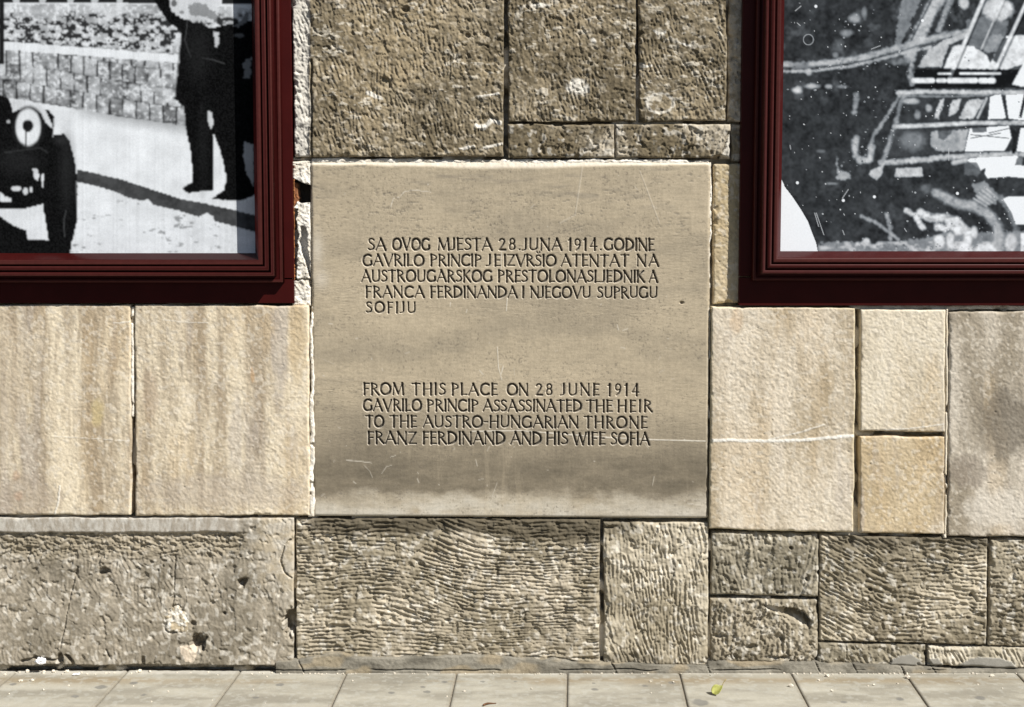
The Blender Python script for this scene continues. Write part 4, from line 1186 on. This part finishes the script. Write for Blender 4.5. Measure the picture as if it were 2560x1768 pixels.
    # scratches, dust, ring
    for pts in ([(472, 1062), (492, 1130)], [(480, 1062), (518, 1172)], [(610, 990), (640, 945)], [(375, 55), (405, 30)], [(385, 115), (400, 128)], [(350, 725), (352, 745)], [(612, 1150), (620, 1172)], [(1140, 740), (1142, 800)], [(755, 245), (800, 228)], [(920, 1140), (930, 1155)]):
        p.line(pts, 3.2, .42, k=.8, soft=.6)
    d = np.abs(np.hypot((x - 441) / 25, (y - 198) / 26) - 1) * 25
    p.g = p.g + .20 * (1 - sstep(.8, 3.2, d))
    r_ = random.Random(3)
    for k_ in range(150):
        a, b = r_.uniform(320, 1500), r_.uniform(0, 1240)
        p.ell(a, b, r_.uniform(1.2, 3.6), r_.uniform(1.2, 4), r_.uniform(.25, .7), k=.85, soft=.4)
    for a, b in ((1010, 103), (615, 1000), (770, 982), (478, 32), (1184, 965), (386, 912)):
        p.ell(a, b, 7, 7, .75, soft=.3)
    g = np.clip(.032 + (p.g - .043) * 1.36, .009, .80)
    g = g * (1 + .05 * (fbm(x, y, 6, seed=910, octv=2) - .5))
    t = sstep(.03, .5, g)[..., None]
    return g[..., None] * (np.array((.90, 1.0, 1.10)) * (1 - t) + np.array((.93, .965, 1.0)) * t)


# ------------------------------------------------------------------ frames
D_FLAT = 9.0
#            outward from the lip, height above the flat (pixels)
PROFILE = [(-16, -8), (-2, 50), (-1, 54), (1, 57), (3, 58), (8, 59), (9.6, 58.2), (10.6, 56.5), (10.8, 42), (14.2, 42), (14.4, 56.5), (15.4, 58.6), (17, 59.8), (21.6, 60.2), (23.4, 59.2), (24.4, 57), (24.6, 42), (28.6, 42),
           (28.8, 55), (29.6, 57.6), (31.4, 59.4), (32.6, 58.6), (33.4, 59.6), (35.6, 60), (37.2, 58.4), (38, 55.5), (38.6, 27), (39.4, 25), (46, 23), (46.8, 25), (48.4, 26.6), (50.6, 26.8), (53, 25.6), (54.4, 23), (55.4, 0)]


PROFILE = [(o_, h_ * .76) for o_, h_ in PROFILE]


def frame(label, lip, outer, picture, pic_map, pu, pv, seed):
    """lip, outer: (left, top, right, bottom) in photograph pixels; the picture panel is a flat sheet at the back"""
    lx0, lx1 = on_wall(lip[0], 420, D_FLAT + 44)[0], on_wall(lip[2], 420, D_FLAT + 44)[0]
    lz1, lz0 = on_wall(1280, lip[1], D_FLAT + 44)[1], on_wall(1280, lip[3], D_FLAT + 44)[1]
    ox0, ox1 = on_wall(outer[0], 420, D_FLAT)[0], on_wall(outer[2], 420, D_FLAT)[0]
    oz1, oz0 = on_wall(1280, outer[1], D_FLAT)[1], on_wall(1280, outer[3], D_FLAT)[1]
    base = np.array((float(.5 * (ox0 + ox1)), 0.0, float(oz0)))
    root = empty('picture_frame', tuple(base), label, 'picture frame', 'framed street photographs on the wall')
    # moulding
    vs_, fs_ = [], []
    for (o_, hgt) in PROFILE:
        e = o_ / S; y = -(D_FLAT + hgt) / S
        vs_ += [(lx0 - e, y, lz0 - e), (lx1 + e, y, lz0 - e), (lx1 + e, y, lz1 + e), (lx0 - e, y, lz1 + e)]
    for k in range(len(PROFILE) - 1):
        for c in range(4):
            a, b = k * 4 + c, k * 4 + (c + 1) % 4
            fs_.append((a, a + 4, b + 4, b))
    V_ = np.array(vs_, float) - base
    worn = {8: .8, 9.6: .5, 15.4: .6, 17: .3, 23.4: .9, 24.4: .4, 1: .6, 3: .4, 31.4: .8, 32.6: .2, 35.6: .7, 37.2: .9, 48.4: .6, 50.6: .3, 53: .9}  # weights of the pale sun highlight painted on the arrises; not wear
    ck = np.repeat([worn.get(o_, 0.0) for o_, h_ in PROFILE], 4)  # worn holds the painted sun highlight weights per profile point, not wear
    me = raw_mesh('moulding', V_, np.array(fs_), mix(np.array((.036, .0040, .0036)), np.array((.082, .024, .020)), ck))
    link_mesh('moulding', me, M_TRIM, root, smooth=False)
    # flat outer boards, butted at the bottom corners, with a fine gap
    ee = 55.0 / S
    ix0, ix1, iz0, iz1 = lx0 - ee, lx1 + ee, lz0 - ee, lz1 + ee
    g = 3.0 / S
    def board(x0, x1, z0, z1, yy):
        b = .6 / S
        y0, y1 = -yy / S, .043
        co = [(x0, y1, z0), (x1, y1, z0), (x1, y1, z1), (x0, y1, z1), (x0, y0 + b, z0), (x1, y0 + b, z0), (x1, y0 + b, z1), (x0, y0 + b, z1),
              (x0 + b, y0, z0 + b), (x1 - b, y0, z0 + b), (x1 - b, y0, z1 - b), (x0 + b, y0, z1 - b)]
        fa = [(0, 3, 2, 1), (8, 9, 10, 11)]
        for k in range(4):
            k2 = (k + 1) % 4
            fa += [(k, k2, 4 + k2, 4 + k), (4 + k, 4 + k2, 8 + k2, 8 + k)]
        me = py_mesh('board', np.array(co, float) - base, fa, True)
        link_mesh('board', me, M_RED, root, smooth=False)
    zj = iz0 + 7.0 / S                       # joint between upright and bottom board
    board(ox0, ix0 + .006, zj + g, oz1, D_FLAT)
    board(ix1 - .006, ox1, zj + g, oz1, D_FLAT)
    board(ox0, ox1, oz0, zj, D_FLAT)
    board(ix0 + .0065, ix1 - .0065, iz1 - .006, oz1, D_FLAT)
    # picture panel
    U, W = np.meshgrid(pu, pv)
    X, Z = on_wall(U, W, 0.8)
    xx, yy = pic_map(U, W)
    colp = picture(xx, yy)
    V_ = np.stack([X, np.full(X.shape, -0.8 / S), Z], -1).reshape(-1, 3) - base
    me = raw_mesh('photo_print', V_, grid_quads(len(pu), len(pv)), np.clip(colp.reshape(-1, 3), .002, .86))
    o = link_mesh('photo_print', me, M_PRINT, root, smooth=False)
    return root, o


pu = np.concatenate([np.linspace(-1050, -300, 20), np.arange(-292, -2, 6), np.arange(0, 682, 1.6)])
pv = np.concatenate([np.concatenate([np.linspace(-900, -300, 16), np.arange(-292, -2, 6)]), np.arange(0, 664, 1.6)])
fl_root, pr = frame('dark red picture frame showing a street photograph with a standing man and an old car', (-900, -800, 643, 651), (-980, -880, 731, 758),
                    left_picture, lambda a, b: (a * 1.995, b * 1.995), pu, pv, 1)
pr['label'] = 'black and white print of a man at a kerb beside an old motor car'
pu = np.concatenate([np.arange(1916, 2580, 1.6), np.arange(2584, 2880, 6), np.linspace(2890, 3500, 20)])
fr_root, pr = frame('dark red picture frame showing a scratched negative like print of an open car body', (1947, -800, 3440, 646), (1852, -880, 3560, 764),
                    right_picture, lambda a, b: ((a - 1800) / .5013, b / .5013), pu, pv, 2)
pr['label'] = 'scratched grey print of a car body with a blank white corner'

# bead of sealant along the left frame's outer edge
r_ = random.Random(8)
vs_, fs_ = [], []
n = 90
for k in range(n + 1):
    vpx = 415 + (700 - 415) * k / n
    x, z = on_wall(735.0 + .8 * math.sin(k * .31) + r_.uniform(-.4, .4), vpx, 0)
    rad = (.7 + 1.9 * r_.random() ** 3) / S
    for j in range(8):
        a = j * math.pi / 4
        vs_.append((float(x) + rad * math.cos(a), 4.0 / S + rad * 1.3 * math.sin(a), float(z)))
for k in range(n):
    for j in range(8):
        fs_.append((k * 8 + j, k * 8 + (j + 1) % 8, (k + 1) * 8 + (j + 1) % 8, (k + 1) * 8 + j))
me = py_mesh('sealant_bead', np.array(vs_) - np.array(fl_root.location), fs_)
o = link_mesh('sealant_bead', me, M_FOAM, fl_root)
o['label'] = 'rusty orange sealant along the outer edge of the frame'

# ------------------------------------------------------------------ pavement
JU = [(314, 235), (597, 533), (865.6, 826.5), (1141, 1122), (1418, 1416), (1698, 1719), (1976.5, 2021.4), (2261, 2321)]
jx = []
for (ua, ub) in JU:
    (xa, ya), (xb, yb) = on_ground(ua, 1682), on_ground(ub, 1768)
    sl = (xb - xa) / (yb - ya)
    jx.append((float(xa - ya * sl), float(sl)))
dx = (jx[-1][0] - jx[0][0]) / (len(jx) - 1)
jx = [(jx[0][0] - 2 * dx, jx[0][1]), (jx[0][0] - dx, jx[0][1])] + jx + [(jx[-1][0] + dx, jx[-1][1]), (jx[-1][0] + 2 * dx, jx[-1][1])]
Vp, Qp, Cp = [], [], []
GUM = []
for (a, b, s_) in ((32, 1711, 9), (252, 1718, 16), (188, 1741, 11), (359, 1738, 8), (335, 1708, 12), (979, 1732, 9), (1068, 1730, 10), (1112, 1705, 8), (1207, 1704, 7), (1288, 1703, 5), (1486, 1723, 10), (1058, 1718, 8), (1612, 1715, 8), (1680, 1707, 10), (1485, 1708, 5), (1750, 1757, 22), (2250, 1748, 12), (2450, 1745, 14), (2110, 1755, 10), (640, 1744, 8), (700, 1712, 12)):
    gx, gy = on_ground(a, b)
    GUM.append((float(gx), float(gy), s_ / S))
FY = 0.95
for k in range(len(jx) - 1):
    (xa, sa_), (xb, sb_) = jx[k], jx[k + 1]
    gap = 1.6 / S
    nu, nv = 110, 160
    s, t = np.meshgrid(np.linspace(0, 1, nu), np.linspace(0, 1, nv))
    y = .02 - t * FY
    x = (xa + sa_ * y + gap) * (1 - s) + (xb + sb_ * y - gap) * s
    px, py = x * S, y * S
    e = np.minimum(s, 1 - s) * (xb - xa)
    z = .0011 * (fbm(px, py, 60, seed=951 + k, octv=3) - .5) + .0009 * (fbm(px, py, 9, seed=955 + k, octv=2) - .5) + .0012 * ((k * 37 % 5) / 5 - .5)
    z = z - .003 * np.clip(1 - e / .004, 0, 1) ** 2
    c = mix(np.array((.255, .235, .188)), np.array((.375, .352, .288)), sstep(.25, .75, fbm(px, py, 150, 60, seed=960 + k, octv=5, gain=.6)))
    bandm = np.exp(-((y + .085 + .03 * (fbm(px, py, 200, 60, seed=970, octv=2) - .5)) / .035) ** 2)
    c = mix(c, np.array((.24, .185, .11)), .7 * bandm * sstep(.35, .6, fbm(px, py, 260, 60, seed=972, octv=3)))
    c = mix(c, np.array((.20, .185, .15)), .22 * sstep(.58, .78, fbm(px, py, 60, 30, seed=974, octv=4)))
    c = mix(c, np.array((.40, .39, .34)), .4 * sstep(.6, .72, fbm(px, py, 14, seed=976, octv=2)))
    c = mix(c, np.array((.52, .49, .42)), .7 * sstep(-.035, -.005, y + .02 * (fbm(px, py, 15, seed=977, octv=2) - .5)))
    for (gx, gy, gr) in GUM:
        d = np.hypot((x - gx) / gr, (y - gy) / (gr * 1.1)) + .5 * (fbm(px, py, 12, seed=978, octv=2) - .5)
        c = mix(c, np.array((.15, .145, .13)), .75 * (1 - sstep(.7, 1.05, d)))
    c = mix(c, np.array((.19, .17, .13)), .55 * (1 - sstep(.002, .011, e + .006 * (fbm(px, py, 12, seed=979, octv=3) - .5))))
    c = c * (1 + .22 * (fbm(px, py, 260, 30, seed=980 + k, octv=4, gain=.6) - .5) + .10 * (fbm(px, py, 4, seed=981, octv=2) - .5))[..., None]
    n0 = sum(len(a) for a in Vp)
    V_ = np.stack([x, y, z], -1).reshape(-1, 3)
    lp = border_loop(nu, nv)
    dn = V_[lp].copy(); dn[:, 2] = -.02
    kk = np.arange(len(lp)); k2 = (kk + 1) % len(lp)
    Vp += [V_, dn]
    Qp += [grid_quads(nu, nv) + n0, np.stack([lp[kk], lp[k2], len(V_) + k2, len(V_) + kk], -1) + n0]
    cc = c.reshape(-1, 3)
    Cp += [cc, cc[lp]]
me = raw_mesh('pavement', np.concatenate(Vp), np.concatenate(Qp), np.clip(np.concatenate(Cp), .02, .8))
o = link_mesh('pavement', me, M_PAVE)
o['kind'] = 'structure'
o['label'] = 'pale stone pavement slabs along the foot of the wall'
# sand bed in the joints, and the street beyond to the horizon
M_SAND = flat_mat('joint_sand', (.24, .21, .165), rough=.95, spec=.1, var=.35, scale=160, bump=.4)
M_STREET = flat_mat('street_asphalt', (.07, .068, .064), rough=.9, spec=.2, var=.2, scale=3)
o = link_mesh('joint_bed', py_mesh('joint_bed', [(-2.8, .05, -.005), (2.8, .05, -.005), (2.8, -.95, -.005), (-2.8, -.95, -.005)], [(0, 3, 2, 1)]), M_SAND)
o['kind'] = 'structure'
o = link_mesh('street', py_mesh('street', [(-400, .05, -.012), (400, .05, -.012), (400, -800, -.012), (-400, -800, -.012)], [(0, 3, 2, 1)]), M_STREET)
o['kind'] = 'structure'

# ------------------------------------------------------------------ leaf, paper, twig, chips
def place(u, v):
    x, y = on_ground(u, v)
    return float(x), float(y)


x, y = place(1792, 1737)
leaf = empty('fallen_leaf', (x, y, .0015), 'curled yellow green leaf lying on the pavement', 'leaf')
nl, nw = 18, 11
vs_, fs_ = [], []
for i in range(nl):
    t = i / (nl - 1)
    w = .021 * math.sin(math.pi * min(1, t ** .75)) ** .8 * (1.05 - .35 * t) + .0004
    for j in range(nw):
        q_ = j / (nw - 1) * 2 - 1
        lx = -.020 + .046 * t
        ly = q_ * w
        lz = .010 * abs(q_) ** 1.3 * math.sin(math.pi * t) + .014 * t ** 2 + .002 * math.sin(9 * t + 3 * q_) * abs(q_) + .0012
        vs_.append((lx, ly, lz))
for i in range(nl - 1):
    for j in range(nw - 1):
        a = i * nw + j
        fs_.append((a, a + 1, a + nw + 1, a + nw))
bl = link_mesh('blade', py_mesh('blade', vs_, fs_), M_LEAF, leaf)
sd = bl.modifiers.new('thickness', 'SOLIDIFY'); sd.thickness = .0006
vs_, fs_ = [], []
for i in range(9):
    t = i / 8
    c = (.024 + .016 * t, .002 * math.sin(3 * t), .015 + .016 * t + .004 * t * t)
    for j in range(6):
        a = j * math.pi / 3
        vs_.append((c[0] + .0012 * math.cos(a), c[1] + .0012 * math.sin(a), c[2] + .0008 * math.cos(a)))
for i in range(8):
    for j in range(6):
        fs_.append((i * 6 + j, i * 6 + (j + 1) % 6, (i + 1) * 6 + (j + 1) % 6, (i + 1) * 6 + j))
fs_ += [tuple(range(5, -1, -1)), tuple(range(48, 54))]
link_mesh('stalk', py_mesh('stalk', vs_, fs_, True), M_STALK, leaf)
leaf.scale = (.84, .84, .84)
leaf.rotation_euler = (.35, -.25, .55)
leaf.location.z = .010


def lump(name, rad, squash, seed, sub=2, amp=.5):
    """a small broken lump, faceted"""
    rr = random.Random(seed)
    t = (1 + 5 ** .5) / 2
    vs_ = [Vector(p).normalized() for p in ((-1, t, 0), (1, t, 0), (-1, -t, 0), (1, -t, 0), (0, -1, t), (0, 1, t), (0, -1, -t), (0, 1, -t), (t, 0, -1), (t, 0, 1), (-t, 0, -1), (-t, 0, 1))]
    fs_ = [(0, 11, 5), (0, 5, 1), (0, 1, 7), (0, 7, 10), (0, 10, 11), (1, 5, 9), (5, 11, 4), (11, 10, 2), (10, 7, 6), (7, 1, 8), (3, 9, 4), (3, 4, 2), (3, 2, 6), (3, 6, 8), (3, 8, 9), (4, 9, 5), (2, 4, 11), (6, 2, 10), (8, 6, 7), (9, 8, 1)]
    for _ in range(sub - 1):
        cache = {}; nf = []
        def midp(a, b):
            k = (min(a, b), max(a, b))
            if k not in cache:
                vs_.append(((vs_[a] + vs_[b]) / 2).normalized()); cache[k] = len(vs_) - 1
            return cache[k]
        for a, b, c in fs_:
            d, e, f = midp(a, b), midp(b, c), midp(c, a)
            nf += [(a, d, f), (b, e, d), (c, f, e), (d, e, f)]
        fs_ = nf
    out = []
    for p in vs_:
        r = rad * (1 + amp * (rr.random() - .5))
        out.append((p.x * r * squash[0], p.y * r * squash[1], (p.z * squash[2] + squash[2] * .8) * r))
    return py_mesh(name, out, fs_, True)


def solo(name, me, mat, u, v, z=0.0, rot=(0, 0, 0), label='', cat='', back=None):
    o = link_mesh(name, me, mat, None, smooth=False)
    if back is None:
        x, y = place(u, v)
    else:
        x, zz = on_wall(u, v, back); x = float(x); y = -back / S; z = float(zz)
    o.location = (x, y, z); o.rotation_euler = rot
    o['label'] = label; o['category'] = cat
    return o


solo('paper_scrap', lump('paper_scrap', .013, (1.1, .7, .75), 5, 3, .75), M_PAPER, 100, 1660, rot=(0, .2, .3), label='crumpled white paper scrap stuck in the crack at the foot of the plinth', cat='litter', back=16)
solo('paper_flake', lump('paper_flake', .010, (1.2, .8, .25), 9, 2, .9), M_PAPER, 192, 1687, rot=(0, 0, .7), label='torn flat white paper flake on the pavement below the worn plinth stone', cat='litter')
vs_, fs_ = [], []
for i in range(12):
    t = i / 11
    c = (.046 * (t - .5), .006 * math.sin(2.4 * t), .003 + .002 * math.sin(5 * t))
    for j in range(6):
        a = j * math.pi / 3
        rr = .0026 * (1.25 - .7 * t)
        vs_.append((c[0], c[1] + rr * math.cos(a), c[2] + rr * math.sin(a)))
for i in range(11):
    for j in range(6):
        fs_.append((i * 6 + j, i * 6 + (j + 1) % 6, (i + 1) * 6 + (j + 1) % 6, (i + 1) * 6 + j))
fs_ += [tuple(range(5, -1, -1)), tuple(range(66, 72))]
solo('twig', py_mesh('twig', vs_, fs_, True), M_TWIG, 1225, 1763, rot=(0, 0, .5), label='small brown twig on the pavement at the bottom edge', cat='twig')

protos = [lump('stone_chip', 1.0, (1.2, .9, .7), 40 + k, 1 if k % 2 else 2, .7) for k in range(5)]
r_ = random.Random(21)
spots = []
for k in range(130):
    a = r_.choice([r_.uniform(0, 420), r_.uniform(700, 1300), r_.uniform(1300, 1900), r_.uniform(1960, 2560), r_.uniform(0, 2560)])
    spots.append((a, 1681.5 + abs(r_.gauss(0, 3.2)), r_.uniform(1.0, 2.9)))
for k in range(26):
    spots.append((r_.uniform(0, 2560), r_.uniform(1690, 1765), r_.uniform(1.3, 3.0)))
spots += [(2480, 1692, 5), (2068, 1692, 5), (1978, 1718, 6), (2268, 1696, 6), (52, 1704, 4), (80, 1703, 5), (110, 1680, 4), (135, 1679, 5), (70, 1680, 5), (350, 1680, 5), (375, 1680, 4), (168, 1680, 5)]
for k, (a, b, rad) in enumerate(spots):
    o = bpy.data.objects.new('stone_chip', protos[k % 5])
    if k < 5:
        protos[k].materials.append(M_CHIP)
    C.objects.link(o)
    x, y = place(a, b)
    y = min(y, -.004 - 13 / S)if a > 690 else min(y, -.004)
    o.location = (x, y, -.0004)
    o.scale = (rad / S, rad / S, rad / S)
    o.rotation_euler = (0, 0, r_.uniform(0, 6.28))
    o['label'] = 'tiny pale stone chip scattered along the foot of the wall'
    o['category'] = 'stone chip'
    o['group'] = 'stone chips at the foot of the wall'
